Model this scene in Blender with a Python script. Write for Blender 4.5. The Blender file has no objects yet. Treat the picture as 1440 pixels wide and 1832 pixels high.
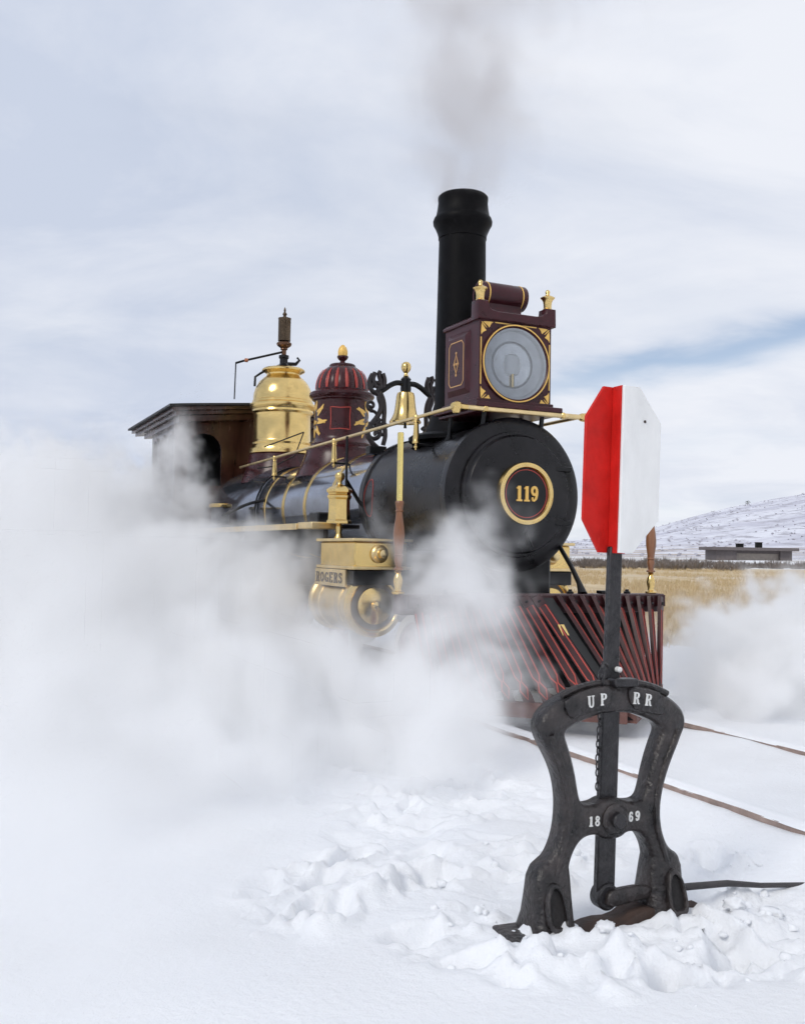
import bpy, bmesh, math, random
import numpy as np
from mathutils import Vector, Matrix
R = math.radians
PI = math.pi
sc = bpy.context.scene
COL = sc.collection

# ------------------------------------------------------------------ camera
cam_d = bpy.data.cameras.new('camera'); cam = bpy.data.objects.new('camera', cam_d); COL.objects.link(cam)
cam_d.sensor_fit = 'VERTICAL'; cam_d.sensor_height = 36.0; cam_d.lens = 36.0 * 1750 / 1832
cam_d.clip_start = 0.05; cam_d.clip_end = 8000
CAMZ = 1.30
PITCH = math.atan(69 / 1750.0); ROLL = R(1.0)
_f = Vector((0, math.cos(PITCH), math.sin(PITCH))); _r = Vector((1, 0, 0)); _u = _r.cross(_f)
_r2 = _r * math.cos(ROLL) + _u * math.sin(ROLL); _u2 = _u * math.cos(ROLL) - _r * math.sin(ROLL)
cam.matrix_world = Matrix(((_r2.x, _u2.x, -_f.x, 0), (_r2.y, _u2.y, -_f.y, 0), (_r2.z, _u2.z, -_f.z, CAMZ), (0, 0, 0, 1)))
sc.camera = cam

# ------------------------------------------------------------------ render settings, sky, sun
sc.render.engine = 'CYCLES'
cy = sc.cycles
cy.use_denoising = True
cy.use_adaptive_sampling = True; cy.adaptive_threshold = 0.025; cy.adaptive_min_samples = 12
cy.max_bounces = 16; cy.diffuse_bounces = 3; cy.glossy_bounces = 3; cy.transmission_bounces = 4
cy.volume_bounces = 12; cy.transparent_max_bounces = 8
cy.volume_step_rate = 2.0; cy.volume_max_steps = 256
cy.sample_clamp_indirect = 4.0
sc.view_settings.view_transform = 'Standard'; sc.view_settings.look = 'None'
sc.view_settings.gamma = 1.0; sc.view_settings.exposure = 0.03

SUN_EL, SUN_AZ = R(38), R(222)          # azimuth clockwise from +Y (north): behind the camera, to the left
sun_dir = Vector((math.sin(SUN_AZ) * math.cos(SUN_EL), math.cos(SUN_AZ) * math.cos(SUN_EL), math.sin(SUN_EL)))
sd = bpy.data.lights.new('sun', 'SUN'); sd.energy = 1.2; sd.angle = R(18); sd.color = (1.0, 0.95, 0.87)
sun = bpy.data.objects.new('sun', sd); COL.objects.link(sun); sun.location = (0, 0, 30)
sun.rotation_euler = (-sun_dir).to_track_quat('-Z', 'Y').to_euler()

w = bpy.data.worlds.new('World'); sc.world = w; w.use_nodes = True
nt = w.node_tree; nt.nodes.clear(); N = nt.nodes.new; LK = nt.links.new
out = N('ShaderNodeOutputWorld'); bg = N('ShaderNodeBackground'); LK(bg.outputs[0], out.inputs[0]); bg.inputs[1].default_value = 0.1
sky = N('ShaderNodeTexSky'); sky.sky_type = 'NISHITA'; sky.sun_disc = False
sky.sun_elevation = SUN_EL; sky.sun_rotation = SUN_AZ; sky.altitude = 1400; sky.air_density = 1.0; sky.dust_density = 0.6; sky.ozone_density = 1.2
tc = N('ShaderNodeTexCoord'); sep = N('ShaderNodeSeparateXYZ'); LK(tc.outputs['Generated'], sep.inputs[0])
def wmath(op, a, b=None, c=None):
    n = N('ShaderNodeMath'); n.operation = op
    for i, v in enumerate((a, b, c)):
        if v is None: continue
        if isinstance(v, (int, float)): n.inputs[i].default_value = v
        else: LK(v, n.inputs[i])
    return n.outputs[0]
zz = wmath('ADD', wmath('MAXIMUM', sep.outputs[2], 0.0), 0.22)      # a cloud deck seen in perspective
cmb = N('ShaderNodeCombineXYZ'); LK(wmath('DIVIDE', sep.outputs[0], zz), cmb.inputs[0]); LK(wmath('DIVIDE', sep.outputs[1], zz), cmb.inputs[1])
mp = N('ShaderNodeMapping'); LK(cmb.outputs[0], mp.inputs[0]); mp.inputs['Rotation'].default_value = (0, 0, R(-28)); mp.inputs['Scale'].default_value = (1.0, 1.45, 1); mp.inputs['Location'].default_value = (3.1, 0.35, 0)
n1 = N('ShaderNodeTexNoise'); LK(mp.outputs[0], n1.inputs['Vector']); n1.inputs['Scale'].default_value = 1.3; n1.inputs['Detail'].default_value = 6; n1.inputs['Roughness'].default_value = 0.52; n1.inputs['Distortion'].default_value = 0.35
n2 = N('ShaderNodeTexNoise'); LK(mp.outputs[0], n2.inputs['Vector']); n2.inputs['Scale'].default_value = 1.5; n2.inputs['Detail'].default_value = 8; n2.inputs['Roughness'].default_value = .58; n2.inputs['Distortion'].default_value = .5
cr = N('ShaderNodeValToRGB'); LK(n1.outputs[0], cr.inputs[0])
cr.color_ramp.elements[0].position = 0.25; cr.color_ramp.elements[0].color = (0.86, 0.86, 0.86, 1)
cr.color_ramp.elements[1].position = 0.52; cr.color_ramp.elements[1].color = (1, 1, 1, 1)
cc = N('ShaderNodeValToRGB'); LK(wmath('ADD', n2.outputs[0], wmath('MULTIPLY', sep.outputs[0], .42)), cc.inputs[0])        # thicker and thinner parts of the veil of cloud
cc.color_ramp.elements[0].position = 0.26; cc.color_ramp.elements[0].color = (5.9, 6.5, 7.8, 1)
cc.color_ramp.elements[1].position = 0.70; cc.color_ramp.elements[1].color = (8.4, 8.65, 9.3, 1)
mx = N('ShaderNodeMix'); mx.data_type = 'RGBA'; 
# a narrow rift in the veil low on the right, where blue sky shows
hor = wmath('SQRT', wmath('ADD', wmath('MULTIPLY', sep.outputs[0], sep.outputs[0]), wmath('MULTIPLY', sep.outputs[1], sep.outputs[1])))
el_ = wmath('DIVIDE', sep.outputs[2], wmath('MAXIMUM', hor, .01)); az_ = wmath('ARCTAN2', sep.outputs[0], sep.outputs[1])
dd = wmath('DIVIDE', wmath('SUBTRACT', wmath('ADD', el_, wmath('MULTIPLY', wmath('SUBTRACT', n1.outputs[0], .5), .10)), wmath('ADD', .152, wmath('MULTIPLY', az_, .14))), .013)
rift = wmath('POWER', 2.718, wmath('MULTIPLY', wmath('MULTIPLY', dd, dd), -1.0))
mr_ = N('ShaderNodeMapRange'); mr_.interpolation_type = 'SMOOTHSTEP'; LK(az_, mr_.inputs[0]); mr_.inputs[1].default_value = .02; mr_.inputs[2].default_value = .25
cover = wmath('SUBTRACT', cr.outputs[0], wmath('MULTIPLY', wmath('MULTIPLY', rift, mr_.outputs[0]), .66))
LK(cover, mx.inputs[0]); LK(sky.outputs[0], mx.inputs[6]); LK(cc.outputs[0], mx.inputs[7])
LK(mx.outputs[2], bg.inputs[0])

# ------------------------------------------------------------------ materials
MATS = {}
def mat(name, col, rough=0.5, metal=0.0, var=0.0, vscale=6.0, bump=0.0, bscale=40.0, col2=None, coat=0.0, spec=0.5, stretch=None):
    if name in MATS: return MATS[name]
    m = bpy.data.materials.new(name); m.use_nodes = True; t = m.node_tree; b = t.nodes['Principled BSDF']
    b.inputs['Base Color'].default_value = (*col, 1); b.inputs['Roughness'].default_value = rough; b.inputs['Metallic'].default_value = metal
    b.inputs['Coat Weight'].default_value = coat; b.inputs['Specular IOR Level'].default_value = spec
    if var or bump or col2:
        tcn = t.nodes.new('ShaderNodeTexCoord'); src = tcn.outputs['Object']
        if stretch:
            mpn = t.nodes.new('ShaderNodeMapping'); mpn.inputs['Scale'].default_value = stretch; t.links.new(src, mpn.inputs[0]); src = mpn.outputs[0]
    if var or col2:
        n = t.nodes.new('ShaderNodeTexNoise'); t.links.new(src, n.inputs['Vector']); n.inputs['Scale'].default_value = vscale; n.inputs['Detail'].default_value = 7; n.inputs['Roughness'].default_value = 0.62
        r = t.nodes.new('ShaderNodeValToRGB'); t.links.new(n.outputs[0], r.inputs[0])
        r.color_ramp.elements[0].position = 0.32; r.color_ramp.elements[1].position = 0.70
        r.color_ramp.elements[0].color = (*[c * (1 - var) for c in col], 1); r.color_ramp.elements[1].color = (*(col2 or [c * (1 + var) for c in col]), 1)
        t.links.new(r.outputs[0], b.inputs['Base Color'])
        mr = t.nodes.new('ShaderNodeMapRange'); t.links.new(n.outputs[0], mr.inputs[0]); mr.inputs[1].default_value = 0.3; mr.inputs[2].default_value = 0.7
        mr.inputs[3].default_value = max(0.02, rough * (1 - 0.25)); mr.inputs[4].default_value = min(1, rough * 1.25); t.links.new(mr.outputs[0], b.inputs['Roughness'])
    if bump:
        n = t.nodes.new('ShaderNodeTexNoise'); t.links.new(src, n.inputs['Vector']); n.inputs['Scale'].default_value = bscale; n.inputs['Detail'].default_value = 4
        bn = t.nodes.new('ShaderNodeBump'); bn.inputs['Strength'].default_value = bump; bn.inputs['Distance'].default_value = 0.01
        t.links.new(n.outputs[0], bn.inputs['Height']); t.links.new(bn.outputs[0], b.inputs['Normal'])
    MATS[name] = m
    return m
BRASS = mat('polished_brass', (0.78, 0.56, 0.225), 0.22, 1.0, var=0.12, vscale=5, bump=0.03, bscale=18)
BRASSD = mat('dull_brass', (0.80, 0.62, 0.33), 0.38, 1.0, var=0.15, vscale=8)
GOLD = mat('gold_leaf', (0.80, 0.50, 0.13), 0.45, 0.25, var=0.08, vscale=30)
STRIPE = mat('gold_stripe', (0.62, 0.36, 0.14), 0.5, 0.1)
REDSTRIPE = mat('vermilion_stripe', (0.44, 0.05, 0.033), 0.5)
SMOKE = mat('smokebox_black', (0.004, 0.004, 0.005), 0.29, 0.0, var=0.5, vscale=3.0, bump=0.12, bscale=26, col2=(0.016, 0.0145, 0.017), spec=0.28)
STACKM = mat('stack_black', (0.0025, 0.0023, 0.003), 0.5, 0.0, var=0.4, vscale=4, bump=0.15, bscale=35, col2=(.006, .0055, .006), spec=0.10)
BLACK = mat('black_enamel', (0.007, 0.007, 0.008), 0.35, 0.0, var=0.3, vscale=6, spec=0.3)
JACKET = mat('planished_iron', (0.30, 0.325, 0.385), 0.12, 0.9, var=0.22, vscale=2.2, bump=0.06, bscale=3.0)
MAROON = mat('maroon_paint', (0.042, 0.007, 0.009), 0.28, 0.0, var=0.25, vscale=5, spec=0.4)
MAROON2 = mat('maroon_headlight_paint', (0.046, 0.010, 0.014), 0.33, 0.0, var=0.25, vscale=7, spec=0.32)
PILOTM = mat('pilot_maroon', (0.040, 0.010, 0.012), 0.40, 0.0, var=0.35, vscale=9, spec=0.4)
WALNUT = mat('cab_walnut', (0.050, 0.016, 0.009), 0.24, 0.0, var=0.45, vscale=7, stretch=(1, 1, 0.15), spec=0.5)
WOOD = mat('turned_wood', (0.23, 0.095, 0.040), 0.35, 0.0, var=0.35, vscale=14, stretch=(1, 1, 0.12), coat=0.3)
DARK = mat('dark_interior', (0.006, 0.006, 0.006), 0.9)
ROOFM = mat('roof_canvas_black', (0.018, 0.016, 0.016), 0.6, var=0.3, vscale=6)
IRON = mat('weathered_cast_iron', (0.007, 0.0065, 0.008), 0.34, 0.0, var=0.5, vscale=13, bump=0.9, bscale=45, col2=(0.050, 0.041, 0.040), spec=0.5)
IRON2 = mat('lever_iron', (0.008, 0.008, 0.011), 0.34, 0.0, var=0.5, vscale=16, bump=0.6, bscale=60, col2=(0.036, 0.033, 0.036), spec=0.45)
RUST = mat('rusted_iron', (0.050, 0.030, 0.023), 0.75, 0.0, var=0.5, vscale=12, bump=0.4, bscale=50)
RAILM = mat('rusty_rail_steel', (0.30, 0.225, 0.195), 0.65, 0.0, var=0.3, vscale=10, bump=0.2, bscale=30)
REDP = mat('target_red', (0.56, 0.016, 0.012), 0.5, 0.0, var=0.16, vscale=9, bump=0.2, bscale=35, spec=0.2)
WHITEP = mat('target_white', (0.80, 0.80, 0.79), 0.45, 0.0, var=0.10, vscale=6, bump=0.12, bscale=25, stretch=(1, 1, .35))
WHITEL = mat('white_lettering', (0.72, 0.72, 0.70), 0.6, 0.0, var=0.12, vscale=40)
REDW = mat('wheel_red', (0.20, 0.025, 0.02), 0.4)
TYRE = mat('white_tyre', (0.72, 0.70, 0.66), 0.4)
OVAL = mat('painted_oval', (0.16, 0.27, 0.38), 0.4, var=0.5, vscale=9, col2=(0.6, 0.62, 0.6))

# ------------------------------------------------------------------ mesh helpers
class M:
    def __init__(s): s.v = []; s.f = []; s.m = []
    def add(s, v, f, mi=0):
        o = len(s.v); s.v += [tuple(p) for p in v]; s.f += [tuple(i + o for i in q) for q in f]; s.m += [mi] * len(f); return s
    def box(s, a, b, mi=0):
        (x0, y0, z0), (x1, y1, z1) = a, b
        v = [(x0, y0, z0), (x1, y0, z0), (x1, y1, z0), (x0, y1, z0), (x0, y0, z1), (x1, y0, z1), (x1, y1, z1), (x0, y1, z1)]
        return s.add(v, [(0, 3, 2, 1), (4, 5, 6, 7), (0, 1, 5, 4), (1, 2, 6, 5), (2, 3, 7, 6), (3, 0, 4, 7)], mi)
    def lathe(s, prof, o=(0, 0, 0), axis='z', seg=32, mi=0, flute=None, caps=True, a0=0.0):
        # prof: (radius, height) from bottom to top along axis
        v = []; f = []
        for k, (r, h) in enumerate(prof):
            for j in range(seg):
                a = a0 + 2 * PI * j / seg; rr = r * (1 + (flute(a, k) if flute else 0)); c, sn = rr * math.cos(a), rr * math.sin(a)
                p = (c, sn, h) if axis == 'z' else ((h, c, sn) if axis == 'x' else (sn, h, c))
                v.append((p[0] + o[0], p[1] + o[1], p[2] + o[2]))
        n = len(prof)
        for k in range(n - 1):
            for j in range(seg):
                f.append((k * seg + j, k * seg + (j + 1) % seg, (k + 1) * seg + (j + 1) % seg, (k + 1) * seg + j))
        if caps:
            if prof[0][0] > 1e-4: f.append(tuple(range(seg))[::-1])
            if prof[-1][0] > 1e-4: f.append(tuple(range((n - 1) * seg, n * seg)))
        return s.add(v, f, mi)
    def tube(s, pts, r, seg=10, mi=0, caps=True):
        pts = [Vector(p) for p in pts]; n = len(pts); rs = r if isinstance(r, (list, tuple)) else [r] * n
        v = []; f = []; prev = None
        for i, p in enumerate(pts):
            t = (pts[min(i + 1, n - 1)] - pts[max(i - 1, 0)]).normalized()
            if prev is None:
                ref = Vector((0, 0, 1)) if abs(t.z) < 0.9 else Vector((1, 0, 0)); a = t.cross(ref).normalized()
            else: a = (prev - t * prev.dot(t)).normalized()
            prev = a; b = t.cross(a)
            for j in range(seg):
                an = 2 * PI * j / seg; q = p + (a * math.cos(an) + b * math.sin(an)) * rs[i]; v.append(q)
        for i in range(n - 1):
            for j in range(seg): f.append((i * seg + j, i * seg + (j + 1) % seg, (i + 1) * seg + (j + 1) % seg, (i + 1) * seg + j))
        if caps: f.append(tuple(range(seg))[::-1]); f.append(tuple(range((n - 1) * seg, n * seg)))
        return s.add(v, f, mi)
    def beam(s, p0, p1, wdir, wid, thk, mi=0):
        # bar of rectangular section from p0 to p1, wid along wdir, thk across
        p0, p1 = Vector(p0), Vector(p1); t = (p1 - p0).normalized(); a = Vector(wdir); a = (a - t * a.dot(t)).normalized(); b = t.cross(a)
        v = [p + a * sx * wid / 2 + b * sy * thk / 2 for p in (p0, p1) for sx, sy in ((-1, -1), (1, -1), (1, 1), (-1, 1))]
        return s.add(v, [(3, 2, 1, 0), (4, 5, 6, 7), (0, 1, 5, 4), (1, 2, 6, 5), (2, 3, 7, 6), (3, 0, 4, 7)], mi)
    def plate(s, outer, holes, fn, d0, d1, mi=0, inset=0.0):
        # 2D outline with holes -> solid between depths d0 and d1; fn(x, y, d) -> 3D; inset rounds the rim
        loops = [outer] + list(holes)
        bm = bmesh.new()
        for lp in loops:
            ps = [bm.verts.new((p[0], p[1], 0)) for p in lp]
            for i in range(len(ps)): bm.edges.new((ps[i], ps[(i + 1) % len(ps)]))
        bmesh.ops.triangle_fill(bm, use_beauty=True, use_dissolve=False, edges=bm.edges[:])
        bm.verts.index_update(); bm.verts.ensure_lookup_table()
        tri = []
        for fc in bm.faces:
            ids = [q.index for q in fc.verts]
            if fc.normal.z < 0: ids = ids[::-1]
            tri.append(tuple(ids))
        co = [(q.co.x, q.co.y) for q in bm.verts]; bm.free()
        off = []
        for li, lp in enumerate(loops):
            A2 = sum(lp[i][0] * lp[(i + 1) % len(lp)][1] - lp[(i + 1) % len(lp)][0] * lp[i][1] for i in range(len(lp)))
            sgn = 1 if A2 > 0 else -1
            if li > 0: sgn = -sgn
            for i in range(len(lp)):
                a, b, c = lp[i - 1], lp[i], lp[(i + 1) % len(lp)]
                t = Vector((c[0] - a[0], c[1] - a[1])); t = t.normalized() if t.length > 1e-9 else Vector((1, 0)); off.append((-t.y * sgn, t.x * sgn))
        n = len(co); sg = 1 if d1 > d0 else -1
        layers = [(d1, inset), (d1 - sg * inset, 0), (d0 + sg * inset, 0), (d0, inset)] if inset else [(d1, 0), (d0, 0)]
        v = []
        for d, ins in layers: v += [fn(co[i][0] + off[i][0] * ins, co[i][1] + off[i][1] * ins, d) for i in range(n)]
        f = list(tri) + [tuple(reversed([i + (len(layers) - 1) * n for i in q])) for q in tri]
        k = 0
        for lp in loops:
            m = len(lp)
            for L_ in range(len(layers) - 1):
                for i in range(m):
                    a, b = k + i, k + (i + 1) % m; f.append((a + L_ * n, a + (L_ + 1) * n, b + (L_ + 1) * n, b + L_ * n))
            k += m
        return s.add(v, f, mi)
    def strip(s, pts, wid, fn, h0, h1, closed=False, mi=0):
        # flat stroke along 2D points, built as a thin solid
        n = len(pts); L_, R_ = [], []
        for i in range(n):
            a = pts[(i - 1) % n] if closed or i > 0 else pts[i]; c = pts[(i + 1) % n] if closed or i < n - 1 else pts[i]
            t = Vector((c[0] - a[0], c[1] - a[1])).normalized(); w_ = wid[i] if isinstance(wid, (list, tuple)) else wid
            L_.append((pts[i][0] - t.y * w_ / 2, pts[i][1] + t.x * w_ / 2)); R_.append((pts[i][0] + t.y * w_ / 2, pts[i][1] - t.x * w_ / 2))
        v = [fn(*p, h1) for p in L_] + [fn(*p, h1) for p in R_] + [fn(*p, h0) for p in L_] + [fn(*p, h0) for p in R_]
        f = []
        for i in range(n if closed else n - 1):
            j = (i + 1) % n; f += [(n + i, n + j, j, i), (i, j, 2 * n + j, 2 * n + i), (3 * n + i, 3 * n + j, n + j, n + i)]
        if not closed: f += [(0, 2 * n, 3 * n, n), (n - 1, 2 * n - 1, 4 * n - 1, 3 * n - 1)]
        return s.add(v, f, mi)

def fix_normals(me):
    bm = bmesh.new(); bm.from_mesh(me); bmesh.ops.recalc_face_normals(bm, faces=bm.faces[:]); bm.to_mesh(me); bm.free()
def obj(name, m, mats, parent=None, smooth=35, bevel=0.0, loc=None, rot=None):
    me = bpy.data.meshes.new(name); me.from_pydata(m.v, [], m.f)
    for mm in (mats if isinstance(mats, (list, tuple)) else [mats]): me.materials.append(mm)
    me.polygons.foreach_set('material_index', m.m); me.update(); fix_normals(me)
    if smooth: me.shade_smooth(); me.set_sharp_from_angle(angle=R(smooth))
    o = bpy.data.objects.new(name, me); COL.objects.link(o)
    if parent: o.parent = parent
    if loc: o.location = loc
    if rot: o.rotation_euler = rot
    if bevel:
        b = o.modifiers.new('bevel', 'BEVEL'); b.width = bevel; b.segments = 2; b.limit_method = 'ANGLE'; b.angle_limit = R(40)
    return o
def copyof(o, parent, loc=None, rot=None):
    c = o.copy(); COL.objects.link(c); c.parent = parent
    if loc: c.location = loc
    if rot: c.rotation_euler = rot
    return c
def empty(name, loc, rot=(0, 0, 0)):
    e = bpy.data.objects.new(name, None); COL.objects.link(e); e.location = loc; e.rotation_euler = rot; return e
def tag(o, label=None, cat=None, group=None, kind=None):
    if label: o['label'] = label
    if cat: o['category'] = cat
    if group: o['group'] = group
    if kind: o['kind'] = kind
    return o
def chaikin(p, it=2, closed=True):
    for _ in range(it):
        q = []; n = len(p)
        for i in range(n if closed else n - 1):
            a, b = p[i], p[(i + 1) % n]
            q += [tuple(a[k] * .75 + b[k] * .25 for k in range(len(a))), tuple(a[k] * .25 + b[k] * .75 for k in range(len(a)))]
        p = q if closed else [p[0]] + q + [p[-1]]
    return p
def arc(cx, cy_, rx, ry, a0, a1, n):
    return [(cx + rx * math.cos(R(a0 + (a1 - a0) * i / (n - 1))), cy_ + ry * math.sin(R(a0 + (a1 - a0) * i / (n - 1)))) for i in range(n)]

# slab-serif letters in a box about 0.62 wide, 1 high: list of (points, width, closed)
def glyph(ch):
    W, T = 0.20, 0.11
    if ch == '1': return [([(.31, .03), (.31, .97)], W, 0), ([(.10, .055), (.52, .055)], T, 0), ([(.12, .80), (.31, .93)], T, 0)]
    if ch == '9': return [(arc(.31, .68, .19, .24, 0, 360, 25)[:-1], .16, 1), ([(.50, .68), (.49, .45), (.42, .18), (.28, .06), (.14, .10)], [.18, .18, .16, .12, .13], 0), ([(.10, .20), (.20, .20)], .16, 0)]
    if ch == '6': return [(arc(.31, .32, .19, .24, 0, 360, 25)[:-1], .16, 1), ([(.12, .32), (.13, .55), (.20, .82), (.34, .94), (.48, .90)], [.18, .18, .16, .12, .13], 0), ([(.42, .80), (.52, .80)], .16, 0)]
    if ch == '8': return [(arc(.31, .27, .20, .21, 0, 360, 25)[:-1], .15, 1), (arc(.31, .74, .17, .18, 0, 360, 25)[:-1], .14, 1)]
    if ch == 'U': return [([(.13, .95), (.13, .35), (.18, .14), (.31, .06), (.44, .14), (.49, .35), (.49, .95)], [.17, .17, .15, .12, .12, .11, .11], 0), ([(.0, .95), (.27, .95)], .09, 0), ([(.38, .95), (.62, .95)], .09, 0)]
    if ch in 'PR':
        g = [([(.15, .03), (.15, .97)], .18, 0), ([(.02, .05), (.30, .05)], .09, 0), ([(.02, .95), (.15, .95)], .09, 0), ([(.15, .93), (.36, .93), (.48, .85), (.50, .72), (.46, .58), (.34, .51), (.15, .51)], [.10, .11, .16, .17, .15, .10, .10], 0)]
        if ch == 'R': g += [([(.30, .50), (.42, .36), (.47, .12), (.52, .05), (.62, .06)], [.13, .15, .16, .12, .08], 0)]
        return g
    if ch == 'O': return [(arc(.31, .50, .22, .40, 0, 360, 29)[:-1], .15, 1)]
    if ch == 'G': return [(arc(.33, .50, .23, .40, 40, 340, 25), .14, 0), ([(.36, .42), (.60, .42)], .09, 0), ([(.53, .06), (.53, .42)], .12, 0)]
    if ch == 'E': return [([(.15, .03), (.15, .97)], .18, 0), ([(.03, .06), (.54, .06)], .10, 0), ([(.03, .94), (.54, .94)], .10, 0), ([(.15, .51), (.42, .51)], .10, 0), ([(.52, .05), (.52, .26)], .08, 0), ([(.52, .74), (.52, .95)], .08, 0)]
    if ch == 'S': return [([(.50, .76), (.42, .90), (.27, .92), (.14, .82), (.15, .66), (.30, .55), (.44, .44), (.49, .28), (.40, .11), (.24, .07), (.11, .18), (.10, .28)], .14, 0)]
def text(m, s, x, y, h, fn, d0, d1, pitch=0.66, wide=1.0, mi=0):
    k = 0
    for i, ch in enumerate(s):
        for pts, wd, cl in glyph(ch):
            k += 1; e = d1 + 0.00025 * k
            g = lambda a, b, d, i=i: fn(x + (i * pitch + a) * h * wide, y + b * h, d)
            pts2 = [(p[0] * h * wide + x + i * pitch * h * wide, p[1] * h + y) for p in pts]
            wd2 = [q * h for q in wd] if isinstance(wd, list) else wd * h
            m.strip(pts2, wd2, fn, d0, e, bool(cl), mi)

# ------------------------------------------------------------------ noise for the terrain (numpy)
rng = np.random.RandomState(7)
_perm = rng.rand(256, 256)
def vnoise(x, y):
    xi = np.floor(x).astype(int); yi = np.floor(y).astype(int); fx = x - xi; fy = y - yi
    fx = fx * fx * fx * (fx * (fx * 6 - 15) + 10); fy = fy * fy * fy * (fy * (fy * 6 - 15) + 10)
    g = lambda a, b: _perm[a & 255, b & 255]
    return (g(xi, yi) * (1 - fx) + g(xi + 1, yi) * fx) * (1 - fy) + (g(xi, yi + 1) * (1 - fx) + g(xi + 1, yi + 1) * fx) * fy
def fbm(x, y, o=4, gain=0.5):
    r = np.zeros_like(x); a = 1.0; t = 0
    for k in range(o):
        r += a * (vnoise(x * 2 ** k + 17.3 * k, y * 2 ** k + 9.1 * k) - 0.5); t += a; a *= gain
    return r / t * 2

# ------------------------------------------------------------------ frame of the track
C0 = Vector((1.0761, 8.4165, 0.0)); AXF = Vector((0.42547, -0.90497, 0)); AXL = Vector((0.90497, 0.42547, 0)); RZ = math.atan2(-0.90497, 0.42547)
def tl(s, u, z=0.0): return C0 + AXF * s + AXL * u + Vector((0, 0, z))
def smooth01(a, b, x): t = np.clip((x - a) / (b - a), 0, 1); return t * t * (3 - 2 * t)

# ------------------------------------------------------------------ ground: one snow-covered sheet, fine near the camera
def axis_lines(lo, hi, step, far_lo, far_hi, g=1.09):
    mid = list(np.arange(lo, hi + 1e-6, step)); a = []; x = lo; d = step
    while x > far_lo: d *= g; x -= d; a.append(x)
    b = []; x = hi; d = step
    while x < far_hi: d *= g; x += d; b.append(x)
    return np.array(a[::-1] + mid + b)
XS = axis_lines(-1.4, 3.4, 0.016, -1500, 2500); YS = axis_lines(2.3, 6.6, 0.016, -400, 3500)
GX, GY = np.meshgrid(XS, YS)
TRAMPLE = [(-.30, 3.9, .35), (-.20, 4.3, .40), (-.02, 5.0, .5), (.17, 6.3, .6), (.35, 4.4, .45), (.2, 3.65, .35), (.5, 3.5, .34), (.9, 3.5, .36), (1.3, 3.85, .36), (1.55, 3.9, .36), (1.25, 3.55, .28), (1.45, 4.5, .35), (.8, 4.6, .5), (.6, 5.6, .5), (-.1, 5.7, .45)]
tr = np.zeros_like(GX)
for (x, y, r) in TRAMPLE: tr = np.maximum(tr, np.exp(-((GX - x) ** 2 + (GY - y) ** 2) / (r * r) * 1.1))
tr = tr * (1 - smooth01(6.8, 9, GY))
trm = smooth01(0.25, 0.75, tr + 0.30 * fbm(GX * 2.2, GY * 2.2, 3))
near = 1 - smooth01(9, 20, np.hypot(GX, GY))
DX, DY = GX - C0.x, GY - C0.y
SS = DX * AXF.x + DY * AXF.y; UU = DX * AXL.x + DY * AXL.y
Z = -0.10 + 0.02 * fbm(GX * .5, GY * .5, 3) * near + 0.006 * fbm(GX * 3, GY * 3, 3) * near
Z += 0.05 * np.exp(-((UU - 0.02) / 0.9) ** 4) * near                      # packed between the rails
Z += trm * (0.060 * fbm(GX * 2.6, GY * 2.6, 5, 0.48) + 0.016 * (0.5 - np.abs(fbm(GX * 6 + 5, GY * 6, 3))) - 0.012)
Z += trm * (0.014 * smooth01(-.04, .06, fbm(GX * 3.1 + 40, GY * 3.1, 4)) + 0.008 * smooth01(-.03, .05, fbm(GX * 6.3 + 11, GY * 6.3 + 5, 4)) - .018)
rn = random.Random(11)
for _ in range(46):                                                        # footprints
    x, y, r = rn.choice(TRAMPLE); x += rn.uniform(-1, 1) * r; y += rn.uniform(-1, 1) * r; a = rn.uniform(0, PI); L1, L2 = rn.uniform(.12, .18), rn.uniform(.055, .085)
    px = (GX - x) * math.cos(a) + (GY - y) * math.sin(a); py = -(GX - x) * math.sin(a) + (GY - y) * math.cos(a)
    q = np.sqrt((px / L1) ** 2 + (py / L2) ** 2) + 0.22 * fbm(GX * 14, GY * 14, 2) * trm
    Z += trm * (-rn.uniform(.035, .075) * (1 - smooth01(0.65, 1.0, q)) + rn.uniform(.012, .03) * np.exp(-((q - 1.25) / .22) ** 2))
for _ in range(150):                                                       # kicked-up lumps
    x, y, r = rn.choice(TRAMPLE); x += rn.gauss(0, .55) * r; y += rn.gauss(0, .55) * r; rad = rn.uniform(.02, .075) * (1 if rn.random() < .8 else 1.5)
    msk = (np.abs(GX - x) < rad * 2) & (np.abs(GY - y) < rad * 2)
    if not msk.any(): continue
    q = np.hypot(GX[msk] - x, GY[msk] - y) / rad + 0.45 * fbm(GX[msk] * 22, GY[msk] * 22, 3)
    Z[msk] += rad * rn.uniform(.25, .55) * smooth01(0, .7, 1 - q)
# snow drawn back from the flank of each rail, banked against it
for ur in (-0.75, 0.75):
    e = fbm(SS * 1.3 + ur * 9, UU * 0 + 3, 4) * 0.034 * near
    d = UU - ur
    Z = np.where(near > 0.01, Z * (1 - np.exp(-(d / .30) ** 2)) + np.exp(-(d / .30) ** 2) * (-0.027 + e), Z)
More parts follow.
